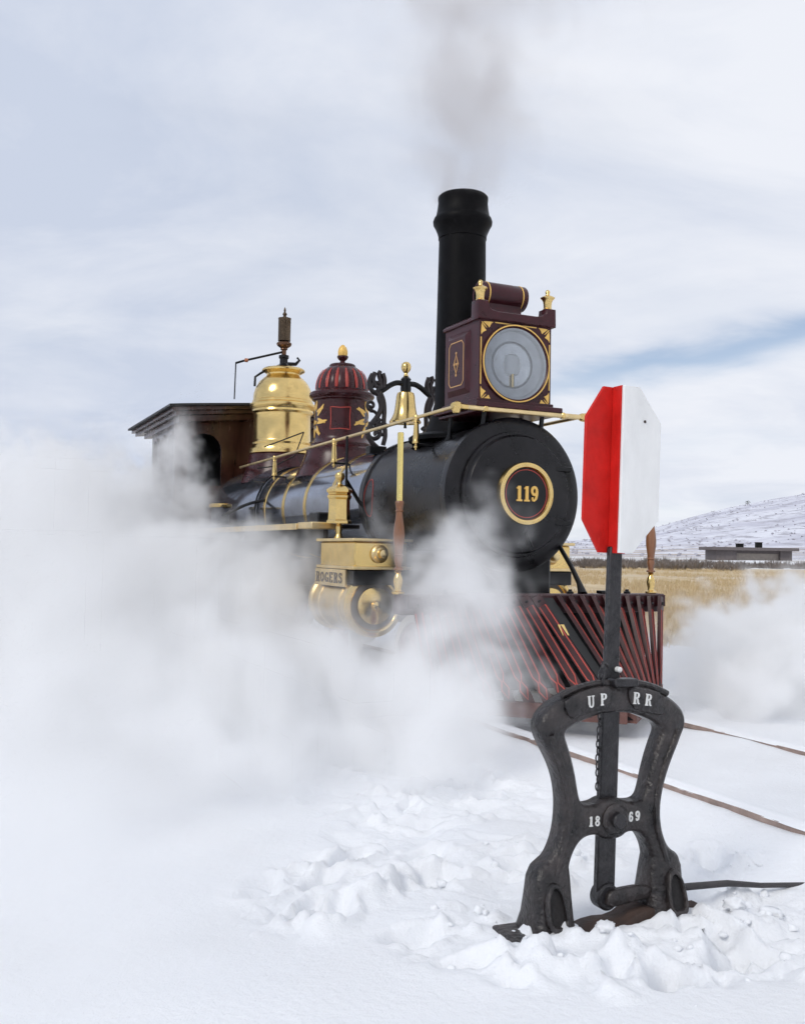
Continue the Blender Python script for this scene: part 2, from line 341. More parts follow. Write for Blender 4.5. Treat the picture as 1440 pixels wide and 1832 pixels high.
# snow heaped against the switch stand's foot
b0 = tl(4.18, -2.2); Z += 0.048 * np.exp(-(((SS - 4.26) / .16) ** 4 + ((UU + 2.15) / .75) ** 4)) * (1 + .5 * fbm(GX * 6, GY * 6, 3))
far = smooth01(60, 220, np.hypot(GX, GY)); Z += far * (0.55 + 0.6 * fbm(GX / 60, GY / 60, 3)) + smooth01(100, 210, GY) * smooth01(30, 70, GX) * 0.0
ny, nx = GX.shape
V = np.stack([GX, GY, Z], -1).reshape(-1, 3)
I = np.arange(ny * nx).reshape(ny, nx)
Fq = np.stack([I[:-1, :-1], I[:-1, 1:], I[1:, 1:], I[1:, :-1]], -1).reshape(-1, 4)
gm = bpy.data.meshes.new('ground'); gm.from_pydata(V.tolist(), [], Fq.tolist()); gm.shade_smooth()
ground = bpy.data.objects.new('ground', gm); COL.objects.link(ground); tag(ground, kind='structure')
def ground_z(x, y):
    i = int(np.clip(np.searchsorted(XS, x), 1, nx - 1)); j = int(np.clip(np.searchsorted(YS, y), 1, ny - 1)); return float(Z[j, i])
def ground_material():
    m = bpy.data.materials.new('snow_and_prairie'); m.use_nodes = True; t = m.node_tree; b = t.nodes['Principled BSDF']; n_ = t.nodes.new; l_ = t.links.new
    g = n_('ShaderNodeNewGeometry'); sp = n_('ShaderNodeSeparateXYZ'); l_(g.outputs['Position'], sp.inputs[0])
    def nz(scale, detail=5, src=g.outputs['Position'], sc3=None):
        if sc3:
            mpn = n_('ShaderNodeMapping'); mpn.inputs['Scale'].default_value = sc3; l_(src, mpn.inputs[0]); src = mpn.outputs[0]
        n = n_('ShaderNodeTexNoise'); l_(src, n.inputs['Vector']); n.inputs['Scale'].default_value = scale; n.inputs['Detail'].default_value = detail; return n.outputs[0]
    def ma(op, a, b_=None, c=None):
        n = n_('ShaderNodeMath'); n.operation = op
        for i, v in enumerate((a, b_, c)):
            if v is None: continue
            if isinstance(v, (int, float)): n.inputs[i].default_value = v
            else: l_(v, n.inputs[i])
        return n.outputs[0]
    def sm(v, a, b_):
        n = n_('ShaderNodeMapRange'); n.interpolation_type = 'SMOOTHSTEP'; l_(v, n.inputs[0]); n.inputs[1].default_value = a; n.inputs[2].default_value = b_; return n.outputs[0]
    def mixc(f, a, b_):
        n = n_('ShaderNodeMix'); n.data_type = 'RGBA'; l_(f, n.inputs[0])
        for k, v in ((6, a), (7, b_)):
            if isinstance(v, tuple): n.inputs[k].default_value = (*v, 1)
            else: l_(v, n.inputs[k])
        return n.outputs[2]
    snow = mixc(sm(nz(1.1, 6), .42, .75), (.86, .875, .90), (.80, .81, .83))
    # bare winter grass beyond the track: from about 16 m off the far rail, in drifts
    u = ma('ADD', ma('MULTIPLY', ma('SUBTRACT', sp.outputs[0], C0.x), AXL.x), ma('MULTIPLY', ma('SUBTRACT', sp.outputs[1], C0.y), AXL.y))
    y2 = ma('ADD', sp.outputs[1], ma('MULTIPLY', ma('SUBTRACT', nz(.12, 4), .5), 22.0))
    grass = ma('MULTIPLY', ma('MULTIPLY', sm(y2, 15, 22), ma('SUBTRACT', 1.0, sm(y2, 92, 112))), sm(u, 5.0, 9.0))
    gcol = mixc(sm(nz(.8, 8, sc3=(1, .35, 1)), .3, .7), (.50, .37, .20), (.64, .51, .32))
    snowpatch = sm(nz(.09, 6, sc3=(.35, 1, 1)), .56, .66)
    grass2 = ma('MULTIPLY', grass, ma('SUBTRACT', 1.0, ma('MULTIPLY', snowpatch, .25)))
    base = mixc(grass2, snow, gcol)
    # thin brush and bare strips farther off
    y3 = ma('ADD', sp.outputs[1], ma('MULTIPLY', ma('SUBTRACT', nz(.05, 5), .5), 50.0))
    strip = ma('MULTIPLY', sm(y3, 105, 125), sm(nz(.35, 7, sc3=(.12, 1, 1)), .48, .62))
    base = mixc(strip, base, (.30, .23, .17))
    l_(base, b.inputs['Base Color']); b.inputs['Roughness'].default_value = .62; b.inputs['Specular IOR Level'].default_value = .25
    bn = n_('ShaderNodeBump'); bn.inputs['Strength'].default_value = .55; bn.inputs['Distance'].default_value = .012
    l_(ma('ADD', nz(34, 6), ma('MULTIPLY', nz(140, 3), .35)), bn.inputs['Height']); l_(bn.outputs[0], b.inputs['Normal'])
    return m
gm.materials.append(ground_material())

# ------------------------------------------------------------------ hill on the right, brush on it
AZK = [(-60, .006), (-25, .008), (0, .010), (8, .012), (10.4, .0145), (12.2, .019), (14.7, .028), (17.1, .041), (19.5, .0515), (22.4, .063), (28, .078), (40, .085), (60, .06)]
def ridge(az): return np.interp(az, [k[0] for k in AZK], [k[1] for k in AZK])
azs = np.linspace(-60, 60, 361); rs = np.concatenate([np.linspace(260, 1300, 70), np.linspace(1350, 2600, 16)])
AZ2, RR = np.meshgrid(azs, rs)
prof = smooth01(300, 1500, RR) * 1.12 * (RR < 1200) + (RR >= 1200) * (smooth01(300, 1500, np.minimum(RR, 1200)) * 1.12 + (RR - 1200) / 1400 * .35)
top = smooth01(300, 1500, np.array([1200.0]))[0] * 1.12
HZ = ridge(AZ2) * 1200 * prof / top * np.where(RR > 1200, 1, 1) + (fbm(AZ2 / 3.0, RR / 130, 4) * 2.2) * smooth01(320, 700, RR) * np.clip(ridge(AZ2) / .03, .3, 1.4) + .9
HXw = RR * np.sin(np.radians(AZ2)); HYw = RR * np.cos(np.radians(AZ2)); HZ = np.where(RR < 300, np.minimum(HZ, -.4 + (RR - 260) / 40 * 1.3), HZ)
hv = np.stack([HXw, HYw, HZ], -1).reshape(-1, 3); a_, b_ = AZ2.shape; I2 = np.arange(a_ * b_).reshape(a_, b_)
hf = np.stack([I2[:-1, :-1], I2[:-1, 1:], I2[1:, 1:], I2[1:, :-1]], -1).reshape(-1, 4)
hm = bpy.data.meshes.new('hill'); hm.from_pydata(hv.tolist(), [], hf.tolist()); hm.shade_smooth()
hill = bpy.data.objects.new('hill', hm); COL.objects.link(hill); tag(hill, kind='structure')
def hill_material():
    m = bpy.data.materials.new('snowy_hillside'); m.use_nodes = True; t = m.node_tree; b = t.nodes['Principled BSDF']; n_ = t.nodes.new; l_ = t.links.new
    g = n_('ShaderNodeNewGeometry')
    def nz(scale, d, lo, hi, s3=(1, 1, 1)):
        mpn = n_('ShaderNodeMapping'); mpn.inputs['Scale'].default_value = s3; l_(g.outputs['Position'], mpn.inputs[0])
        n = n_('ShaderNodeTexNoise'); l_(mpn.outputs[0], n.inputs['Vector']); n.inputs['Scale'].default_value = scale; n.inputs['Detail'].default_value = d; n.inputs['Roughness'].default_value = .65
        r = n_('ShaderNodeMapRange'); r.interpolation_type = 'SMOOTHSTEP'; l_(n.outputs[0], r.inputs[0]); r.inputs[1].default_value = lo; r.inputs[2].default_value = hi; return r.outputs[0]
    def mixc(f, a, c):
        n = n_('ShaderNodeMix'); n.data_type = 'RGBA'; l_(f, n.inputs[0])
        for k, v in ((6, a), (7, c)):
            if isinstance(v, tuple): n.inputs[k].default_value = (*v, 1)
            else: l_(v, n.inputs[k])
        return n.outputs[2]
    c = mixc(nz(.015, 7, .36, .68), (.80, .81, .87), (.56, .56, .64))
    c = mixc(nz(.10, 9, .48, .66, (1, .35, 3)), c, (.42, .41, .46))
    sp = n_('ShaderNodeSeparateXYZ'); l_(g.outputs['Position'], sp.inputs[0])
    mr = n_('ShaderNodeMapRange'); mr.interpolation_type = 'SMOOTHSTEP'; l_(sp.outputs[2], mr.inputs[0]); mr.inputs[1].default_value = 9; mr.inputs[2].default_value = 3.5
    lowm = n_('ShaderNodeMath'); lowm.operation = 'MULTIPLY'; l_(mr.outputs[0], lowm.inputs[0]); l_(nz(.05, 6, .44, .60, (.25, 1, 1)), lowm.inputs[1])
    c = mixc(lowm.outputs[0], c, (.42, .33, .24))
    l_(c, b.inputs['Base Color']); b.inputs['Roughness'].default_value = .8; b.inputs['Specular IOR Level'].default_value = .1
    return m
hm.materials.append(hill_material())

def blob(m, c, r, rnd, squash=.7, sub=1, mi=0):
    bm = bmesh.new(); bmesh.ops.create_icosphere(bm, subdivisions=sub, radius=1.0)
    for q in bm.verts:
        k = rnd.uniform(.72, 1.22); q.co = Vector((q.co.x * r * k + c[0], q.co.y * r * k + c[1], q.co.z * r * k * squash + c[2]))
    bm.verts.index_update(); m.add([tuple(q.co) for q in bm.verts], [tuple(x.index for x in f.verts) for f in bm.faces], mi); bm.free()

# ------------------------------------------------------------------ far brush, grass, building
def hill_z(az, r):
    i = int(np.argmin(abs(azs - az))); j = int(np.argmin(abs(rs - r))); return float(HZ[j, i])
BRUSH = mat('sagebrush_grey', (.20, .17, .15), .9, var=.4, vscale=.3)
BRUSHF = mat('hill_brush_grey', (.42, .41, .45), .9, var=.3, vscale=.1)
rn = random.Random(5)
m = M()
for _ in range(2600):                                   # scrub dotted over the hillside
    az = rn.uniform(6, 34); r = 330 + 870 * rn.random() ** .7
    if fbm(np.array([az * .9]), np.array([r / 70.0]), 3)[0] < rn.uniform(-.45, .35): continue
    q = rn.uniform(.35, .95); blob(m, (r * math.sin(R(az)), r * math.cos(R(az)), hill_z(az, r) + .2), q, rn, .7, 0 if False else 1)
tag(obj('hillside_scrub', m, BRUSHF, smooth=0), 'grey scrub dotted over the snowy hillside', 'scrub', kind='stuff')
def twigs(m, c, rad, h, n, rnd):
    for _ in range(n):
        a = rnd.uniform(0, 2 * PI); q = rnd.random() ** .5 * rad; b = Vector((c[0] + .35 * q * math.cos(a), c[1] + .35 * q * math.sin(a), c[2] - .05))
        e = Vector((c[0] + q * math.cos(a), c[1] + q * math.sin(a), c[2] + h * rnd.uniform(.45, 1.0) * (1 - .4 * q / rad)))
        s_ = Vector((rnd.uniform(-1, 1), rnd.uniform(-1, 1), 0)).normalized() * rnd.uniform(.02, .055); k = b.lerp(e, .6)
        m.add([b - s_ * .6, b + s_ * .6, k + s_, k - s_, e], [(0, 1, 2, 3), (3, 2, 4)])
m = M()
for _ in range(620):                                    # band of sagebrush at the edge of the meadow
    y = rn.uniform(88, 128); x = rn.uniform(5, 75) * y / 95
    if fbm(np.array([x / 9.0]), np.array([y / 7.0]), 3)[0] < -.12: continue
    twigs(m, (x, y, ground_z(x, y)), rn.uniform(.6, 1.6), rn.uniform(.5, 1.5), 60, rn)
tag(obj('sagebrush', m, BRUSH, smooth=0), 'grey sagebrush band along the edge of the golden meadow', 'sagebrush', kind='stuff')
GRASSM = mat('winter_grass', (.56, .42, .23), .85, var=.2, vscale=.5, col2=(.68, .55, .35))
m = M()
for _ in range(16000):                                  # dry meadow grass beyond the track
    y = 15 + 75 * rn.random() ** 1.5; x = rn.uniform(.14, .52) * y
    if fbm(np.array([x / 4.0]), np.array([y / 6.0]), 3)[0] < -.25: continue
    z = ground_z(x, y)
    for k in range(3):
        a = rn.uniform(0, PI); d = Vector((math.cos(a), math.sin(a), 0)) * rn.uniform(.01, .03); b = Vector((x + rn.uniform(-.12, .12), y + rn.uniform(-.12, .12), z - .03)); e = b + Vector((rn.uniform(-.1, .1), rn.uniform(-.1, .1), rn.uniform(.12, .32)))
        m.add([b - d, b + d, e], [(0, 1, 2)])
tag(obj('meadow_grass', m, GRASSM, smooth=0), 'dry golden winter grass beyond the track', 'grass', kind='stuff')

CONC = mat('dark_board_wall', (.165, .145, .145), .8, var=.2, vscale=1.5)  # wall and fascia greys are lifted to carry the haze of distance
CONC2 = mat('roof_fascia', (.15, .13, .13), .8, var=.2, vscale=2)
CONC3 = mat('pale_infill_wall', (.42, .37, .33), .8, var=.15, vscale=2)
bl = empty('flat_roofed_building', (64.2, 200, .2))
obj('roof', M().box((-1.2, -1.0, 2.35), (16.5, 8, 2.98)), CONC2, bl, smooth=0)
obj('wall', M().box((0, .2, -.6), (4.2, 7.4, 2.349)), CONC, bl, smooth=0)
obj('infill_wall', M().box((4.201, 1.4, -.6), (13.2, 7.2, 1.75)), CONC3, bl, smooth=0)
obj('wall', M().box((13.201, .4, -.6), (15.6, 7.4, 2.349)), CONC, bl, smooth=0)
obj('beam', M().box((4.205, .9, 1.751), (13.19, 1.2, 2.348)), CONC2, bl, smooth=0)
for x, wd, hh in ((5.0, 1.25, .72), (9.0, 1.1, 1.05)):
    v_ = obj('roof_vent', M().box((x, 2, 2.981), (x + wd, 3.2, 2.98 + hh)), DARK, bl, smooth=0)
    obj('vent_cap', M().box((x - .12, 1.88, 2.982 + hh), (x + wd + .12, 3.32, 3.08 + hh)), CONC2, v_, smooth=0)
tag(bl, 'low dark flat-roofed building far behind the golden meadow', 'building')
def hill_tree(az, r, h, label):
    z = hill_z(az, r); t = empty('juniper_tree', (r * math.sin(R(az)), r * math.cos(R(az)), z - .3))
    obj('trunk', M().tube([(0, 0, 0), (.1, 0, h * .35), (0, .1, h * .7)], [.35, .25, .1], 6), BRUSH, t)
    mm = M(); rr = random.Random(int(az * 10))
    for _ in range(170):
        a = rr.uniform(0, 2 * PI); q = rr.random() ** .6 * h * .55; zc = h * (.35 + .6 * rr.random()); k = 1 - abs(zc / h - .6) * 1.1
        c = Vector((q * k * math.cos(a), q * k * math.sin(a), zc)); sz = rr.uniform(.25, .6)
        d1 = Vector((rr.uniform(-1, 1), rr.uniform(-1, 1), rr.uniform(-1, 1))) * sz; d2 = Vector((rr.uniform(-1, 1), rr.uniform(-1, 1), rr.uniform(-1, 1))) * sz
        mm.add([c - d1, c + d2, c + d1], [(0, 1, 2)])
    obj('crown', mm, mat('juniper_green', (.035, .042, .035), .9), t, smooth=0); tag(t, label, 'tree')
hill_tree(19.42, 1150, 6.0, 'lone dark round tree on the skyline of the snowy hill')

# ------------------------------------------------------------------ track
trk = empty('railway_track', (C0.x, C0.y, 0), (0, 0, RZ)); tag(trk, kind='structure')
RP = [(-.036, 0), (-.036, -.03), (-.010, -.045), (-.010, -.115), (-.065, -.13), (-.065, -.145), (.065, -.145), (.065, -.13), (.010, -.115), (.010, -.045), (.036, -.03), (.036, 0)]
for ur in (-.75, .75):
    m = M(); n = len(RP); xs_ = [-45, -20, -10, -5, 0, 3, 6, 12, 30]
    v = [(x, ur + p[0], p[1]) for x in xs_ for p in RP]
    f = [(k * n + i, k * n + (i + 1) % n, (k + 1) * n + (i + 1) % n, (k + 1) * n + i) for k in range(len(xs_) - 1) for i in range(n)]
    m.add(v, f); obj('rail', m, RAILM, trk, smooth=25)
SNOWR = mat('snow_on_rail', (.86, .875, .90), .65, bump=.3, bscale=40, spec=.25)
m = M()
for ur in (-.75, .75):                                  # snow lying along the rail heads, thin and broken
    sx = np.arange(-3, 7.5, .03); a = fbm(sx * 1.4 + ur * 7, sx * 0 + 1.5, 4); b_ = fbm(sx * 2.3 + ur * 3, sx * 0 + 8.5, 4)
    hgt = np.clip(.016 + .022 * a, .0, 1); lft = -.030 + .030 * b_; ok = hgt > .006; n = 5
    v = []
    for x, h_, l_ in zip(sx, hgt, lft): v += [(x, ur + l_, -.004), (x, ur + l_ + .008, h_ * .75), (x, ur + .02, h_), (x, ur + .07, h_ * .6), (x, ur + .16, -.06)]
    m.add(v, [(k * n + i, k * n + i + 1, (k + 1) * n + i + 1, (k + 1) * n + i) for k in range(len(sx) - 1) if ok[k] and ok[k + 1] for i in range(n - 1)])
tag(obj('rail_snow', m, SNOWR, smooth=180), 'thin broken line of snow lying along the rail heads', 'snow', kind='stuff').matrix_world = Matrix.Translation((C0.x, C0.y, 0)) @ Matrix.Rotation(RZ, 4, 'Z')

# ------------------------------------------------------------------ locomotive (x forward, y across, z above the rail head)
LO = empty('steam_locomotive', (C0.x, C0.y, 0), (0, 0, RZ))
tag(LO, 'black and maroon steam locomotive with brass trim and 119 on its nose', 'locomotive')
ZB = 1.81
def P(name, m, mats, parent=None, **k): return obj(name, m, mats, parent or LO, **k)
# smokebox and its front
sb = P('smokebox', M().lathe([(.60, -2.25), (.645, -2.24), (.645, -.34), (.68, -.335), (.685, -.30), (.685, -.235), (.66, -.215), (.575, -.205), (.53, -.20)], (0, 0, ZB), 'x', 72), SMOKE)
door = P('smokebox_door', M().lathe([(.53, -.1995), (.525, -.15), (.505, -.125), (.47, -.118), (.36, -.095), (.29, -.075), (.26, -.068)], (0, 0, ZB), 'x', 64), SMOKE, sb)
P('door_ring', M().lathe([(.535, -.199), (.555, -.185), (.55, -.165), (.53, -.16)], (0, 0, ZB), 'x', 64), SMOKE, sb)
for zz_ in (.24, -.24):
    P('door_hinge', M().box((-.19, .36, ZB + zz_ - .022), (-.108, .535, ZB + zz_ + .022)), BLACK, sb, bevel=.006)
P('door_latch', M().tube([(-.09, .06, ZB - .31), (-.075, .05, ZB - .36), (-.075, .10, ZB - .46)], .011, 8), BLACK, sb)
npl = P('number_plate', M().lathe([(.255, -.066), (.255, -.03), (.2, -.022), (.0, -.020)], (0, 0, ZB), 'x', 56), BLACK)
P('plate_ring', M().lathe([(.272, -.066), (.275, -.03), (.268, -.008), (.250, 0.0), (.232, -.006), (.222, -.024)], (0, 0, ZB), 'x', 64, caps=False), BRASS, npl)
m = M(); m.strip(arc(0, ZB, .207, .207, 0, 360, 57)[:-1], .006, lambda x, y, d: (d, x, y), -.03, -.0195, True); P('stripe_ring', m, REDSTRIPE, npl)
for k, s_ in enumerate('119'):
    m = M(); text(m, s_, -.116 + k * .60 * .136 * .93, ZB - .068, .136, lambda x, y, d: (d, x, y), -.022, -.008, .59, .93); P('numeral', m, GOLD, npl, smooth=0)
P('saddle', M().box((-1.75, -.62, .62), (-.55, .62, 1.30)).box((-1.7, -.42, 1.25), (-.62, .42, 1.45)), BLACK, bevel=.03)
P('front_deck', M().box((-.56, -.55, .86), (.2, .55, .93)), BLACK, bevel=.01)
for y in (-1, 1):
    P('smokebox_brace', M().tube([(-.24, .49 * y, 1.37), (.0, .455 * y, 1.19), (.17, .42 * y, 1.05), (.22, .41 * y, .99), (.24, .405 * y, .955)], [.02, .021, .023, .034, .045], 10), BLACK)
# boiler jacket, bands, firebox
bj = P('boiler_jacket', M().lathe([(.60, -5.95), (.622, -5.94), (.622, -2.2)], (0, 0, ZB), 'x', 96), JACKET)
for s_ in (-2.23, -3.1, -3.98, -4.8, -5.6):
    P('boiler_band', M().lathe([(.622, s_ - .036), (.631, s_ - .034), (.631, s_ + .034), (.622, s_ + .036)], (0, 0, ZB), 'x', 96, caps=False), BRASS, bj)
P('smokebox_collar', M().lathe([(.646, -2.20), (.662, -2.19), (.662, -2.10), (.646, -2.09)], (0, 0, ZB), 'x', 72, caps=False), SMOKE, sb)
fb = P('wagon_top_firebox', M().lathe([(.622, -5.955), (.64, -5.96), (.72, -6.55), (.72, -8.2)], (0, 0, ZB), 'x', 80).box((-8.2, -.55, .5), (-6.3, .55, 1.85)), JACKET)
P('boiler_band', M().lathe([(.635, -5.94), (.65, -5.93), (.65, -5.99), (.637, -6.0)], (0, 0, ZB), 'x', 80, caps=False), BLACK, fb)
for y in (-.64, .64):                                   # inspection outline on the smokebox flank
    m = M(); pts = [(-1.98 + .11 * math.cos(a), ZB + .02 + .19 * math.sin(a)) for a in [2 * PI * k / 36 for k in range(36)]]
    def wrap(x, z, d, y=y): rr_ = .645 + d; return (x, math.copysign(math.sqrt(max(0, rr_ ** 2 - (z - ZB) ** 2)), y), z)
    m.strip(pts, .007, wrap, .001, .004, True); P('stripe_oval', m, REDSTRIPE, sb)
# stack
stk = P('smoke_stack', M().lathe([(0.4700, 2.30), (0.4324, 2.36), (0.3384, 2.48), (0.2914, 2.60), (0.2511, 2.74), (0.2451, 3.2), (0.2305, 4.38)], (-1.25, 0, 0), 'z', 64).lathe([(0.2305, 4.37), (0.2374, 4.375), (0.2374, 4.40), (0.2494, 4.44), (0.2709, 4.49), (0.2890, 4.52), (0.2924, 4.55), (0.2821, 4.58), (0.2649, 4.60), (0.2537, 4.66), (0.2434, 4.74), (0.2477, 4.76), (0.2477, 4.79), (0.2339, 4.805), (0.2150, 4.80), (0.2107, 4.7), (0.2064, 4.3), (0, 4.25)], (-1.25, 0, 0), 'z', 64, caps=False), STACKM)
P('stack_base', M().lathe([(0.4982, 2.36), (0.4982, 2.40), (0.4700, 2.42), (0.4324, 2.43)], (-1.25, 0, 0), 'z', 56), STACKM, stk)
# headlight: box, lens, crest, vent barrel
hb = P('headlight_bracket', M().box((-.95, -.44, 2.555), (-.13, .44, 2.60)).box((-.93, -.40, 2.52), (-.16, .40, 2.554)), MAROON2, bevel=.008)
for (x, y) in ((-.25, -.30), (-.25, .30), (-.72, -.38), (-.72, .38)):
    z0 = ZB + math.sqrt(.645 ** 2 - y * y) - .02
    P('bracket_leg', M().tube([(x - .04, y, z0), (x - .02, y, z0 + .05), (x, y, 2.53)], [.032, .022, .02], 10), BLACK, hb)
HX0, HX1, HZ0, HZ1, HY = -.86, -.23, 2.605, 3.335, .372
LZ, LR = 2.972, .325
_sq = lambda e: [(-HY + e, HZ0 + e), (HY - e, HZ0 + e), (HY - e, HZ1 - e), (-HY + e, HZ1 - e)]
hl = P('headlight', M().plate(_sq(0), [_sq(.012)], lambda a, b, d: (d, a, b), HX0, HX1 - .0205).box((HX0 + .001, -HY + .0125, HZ0 + .0125), (HX0 + .02, HY - .0125, HZ1 - .0125)), MAROON2, smooth=0)
P('front_plate', M().plate(_sq(0), [arc(0, LZ, LR + .004, LR + .004, 0, 360, 57)[:-1]], lambda a, b, d: (d, a, b), HX1 - .02, HX1), MAROON2, hl, smooth=30)
P('base_moulding', M().box((HX0 - .02, -HY - .022, HZ0 - .003), (HX1 + .02, HY + .022, HZ0 + .035)), MAROON2, hl, bevel=.008)
# roof of the case: shallow curved top with overhang
m = M(); sect = [(-HY - .02, HZ1 - .002), (-HY - .02, HZ1 + .025), (-HY + .02, HZ1 + .055), (-.12, HZ1 + .075), (.12, HZ1 + .075), (HY - .02, HZ1 + .055), (HY + .02, HZ1 + .025), (HY + .02, HZ1 - .002)]
m.plate([(p[0], p[1]) for p in sect], [], lambda a, b, d: (d, a, b), HX0 - .02, HX1 - .03); P('case_roof', m, MAROON2, hl, bevel=.006)
# crest along the front with a post at either end
crest = [(-.40, HZ1 + .0), (.40, HZ1 + .0), (.40, HZ1 + .165), (.30, HZ1 + .165), (.295, HZ1 + .12), (.265, HZ1 + .09), (.20, HZ1 + .08), (-.20, HZ1 + .08), (-.265, HZ1 + .09), (-.295, HZ1 + .12), (-.30, HZ1 + .165), (-.40, HZ1 + .165)]
P('crest', M().plate(crest, [], lambda a, b, d: (d, a, b), HX1 - .10, HX1 + .035, inset=.008), MAROON2, hl)
for y in (-.35, .35):
    P('urn_finial', M().lathe([(.040, 0), (.042, .008), (.036, .016), (.037, .05), (.042, .078), (.052, .096), (.064, .106), (.066, .112), (.056, .120), (.034, .130), (.020, .138), (.017, .150), (.022, .160), (.020, .172), (.012, .184), (.0, .188)], (HX1 - .03, y, HZ1 + .166), 'z', 24), BRASS, hl)
# side panels: chamfered frame, octagonal stripe and a diamond motif
for sg in (-1, 1):
    def sf(x, z, d, sg=sg): return (x, sg * (HY + d), z)
    x0, x1, z0, z1 = HX0 + .06, HX1 - .15, HZ0 + .10, HZ1 - .06
    m = M(); o4 = [(x0, z0), (x1, z0), (x1, z1), (x0, z1)]; i4 = [(x0 + .05, z0 + .05), (x1 - .05, z0 + .05), (x1 - .05, z1 - .05), (x0 + .05, z1 - .05)]
    v = [sf(*p, -.002) for p in o4] + [sf(*p, .03) for p in i4]; m.add(v, [(0, 1, 5, 4), (1, 2, 6, 5), (2, 3, 7, 6), (3, 0, 4, 7), (4, 5, 6, 7)]); P('side_panel', m, MAROON2, hl, smooth=0)
    xa, xb, za, zb = x0 + .075, x1 - .075, z0 + .085, z1 - .085; c = .035
    m = M(); m.strip([(xa + c, za), (xb - c, za), (xb, za + c), (xb, zb - c), (xb - c, zb), (xa + c, zb), (xa, zb - c), (xa, za + c)], .008, sf, .029, .0325, True)
    xc, zc = (xa + xb) / 2, (za + zb) / 2
    m.strip([(xc, zc - .085), (xc + .03, zc - .02), (xc + .03, zc + .02), (xc, zc + .085), (xc - .03, zc + .02), (xc - .03, zc - .02)], .010, sf, .029, .0335, True)
    for dx, dz in ((0, .1), (0, -.1), (.035, 0), (-.035, 0), (0, 0)): m.strip(arc(xc + dx, zc + dz, .006, .006, 0, 360, 9)[:-1], .012, sf, .029, .0345, True)
    P('side_stripe', m, STRIPE, hl, smooth=0)
# front: lens with bezel, stripe ring, corner leaves, border lines
ff = lambda a, b, d: (HX1 + d, a, b)
P('bezel', M().lathe([(LR + .028, HX1 + .0), (LR + .026, HX1 + .02), (LR + .006, HX1 + .026), (LR - .006, HX1 + .012)], (0, 0, LZ), 'x', 64, caps=False), MAROON2, hl)
m = M(); m.strip(arc(0, LZ, LR + .014, LR + .014, 0, 360, 65)[:-1], .011, ff, .0205, .0275, True); P('lens_stripe', m, GOLD, hl)
GLASSB = mat('reflector_silver', (.58, .59, .61), .22, 0.85, var=.25, vscale=5, bump=.04, bscale=6)
P('reflector', M().lathe([(LR - .006, HX1 + .006), (LR - .02, HX1 - .0), (LR * .90, HX1 - .035), (LR * .78, HX1 - .05), (LR * .66, HX1 - .06)], (0, 0, LZ), 'x', 56, caps=False), mat('reflector_outer', (.66, .67, .69), .40, 0.0, var=.2, vscale=6), hl)  # pale diffuse grey carries the sky's reflection in the lens
P('reflector_bowl', M().lathe([(LR * .66, HX1 - .0602), (LR * .64, HX1 - .045), (LR * .60, HX1 - .055), (LR * .56, HX1 - .09), (LR * .46, HX1 - .13), (LR * .3, HX1 - .16), (.03, HX1 - .17)], (0, 0, LZ), 'x', 48), GLASSB, hl)
P('lamp_glass', M().lathe([(.0, -.115), (.06, -.11), (.10, -.08), (.115, 0.0), (.10, .08), (.06, .11), (.0, .115)], (HX1 - .13, 0, LZ), 'z', 24), mat('bright_disc_white', (.85, .85, .85), .25), hl)  # white globe added to give the bright disc inside the lens
def glass_mat():
    m = bpy.data.materials.new('headlight_glass'); m.use_nodes = True; t = m.node_tree; t.nodes.clear()
    o = t.nodes.new('ShaderNodeOutputMaterial'); mxs = t.nodes.new('ShaderNodeMixShader'); tr_ = t.nodes.new('ShaderNodeBsdfTransparent'); gl = t.nodes.new('ShaderNodeBsdfGlossy'); fr_ = t.nodes.new('ShaderNodeFresnel')
    tr_.inputs[0].default_value = (.94, .96, .98, 1); gl.inputs['Roughness'].default_value = .04; fr_.inputs[0].default_value = 1.7
    t.links.new(fr_.outputs[0], mxs.inputs[0]); t.links.new(tr_.outputs[0], mxs.inputs[1]); t.links.new(gl.outputs[0], mxs.inputs[2]); t.links.new(mxs.outputs[0], o.inputs[0]); return m
P('lens', M().lathe([(LR - .004, HX1 + .010), (LR * .75, HX1 + .016), (LR * .4, HX1 + .020), (0.0, HX1 + .022)], (0, 0, LZ), 'x', 56), glass_mat(), hl)
P('burner', M().lathe([(.02, -.10), (.02, .02), (.012, .03)], (HX1 - .055, 0, LZ - .10), 'z', 12), BRASS, hl)
leaf = lambda pts: chaikin(pts, 2)
for sy in (-1, 1):
    for sz in (-1, 1):
        cx_, cz_ = sy * (HY - .020), LZ + sz * .346
        def cf(a, b, d, cx_=cx_, cz_=cz_, sy=sy, sz=sz): return (HX1 + d, cx_ - sy * a, cz_ - sz * b)
        m = M()
        m.plate([(0, .012), (.012, 0), (.105, 0), (.07, .012), (.05, .026), (.062, .042), (.045, .052), (.03, .030), (.052, .052), (.030, .045), (.052, .045), (.042, .062), (.026, .05), (.012, .07), (0, .105)], [], cf, .0005, .0045) if False else None
        for pts in ([(0, .010), (.006, .002), (.030, .022), (.062, .062), (.022, .030)], [(.012, 0), (.125, -.004), (.10, .010), (.088, .030), (.078, .052), (.066, .036), (.048, .026), (.030, .012)], [(0, .012), (.012, .030), (.026, .048), (.036, .066), (.052, .078), (.030, .088), (.010, .10), (-.004, .125)]):
            m.plate(chaikin(pts, 1), [], cf, .0005, .0045)
        P('corner_leaf', m, GOLD, hl, smooth=0)
m = M(); yb, zt, zl = HY - .018, LZ + .347, LZ - .347
for a, b in (((-yb + .14, zt), (yb - .14, zt)), ((-yb + .14, zl), (yb - .14, zl)), ((-yb, zl + .14), (-yb, zt - .14)), ((yb, zl + .14), (yb, zt - .14))): m.strip([a, b], .010, ff, .0005, .004)
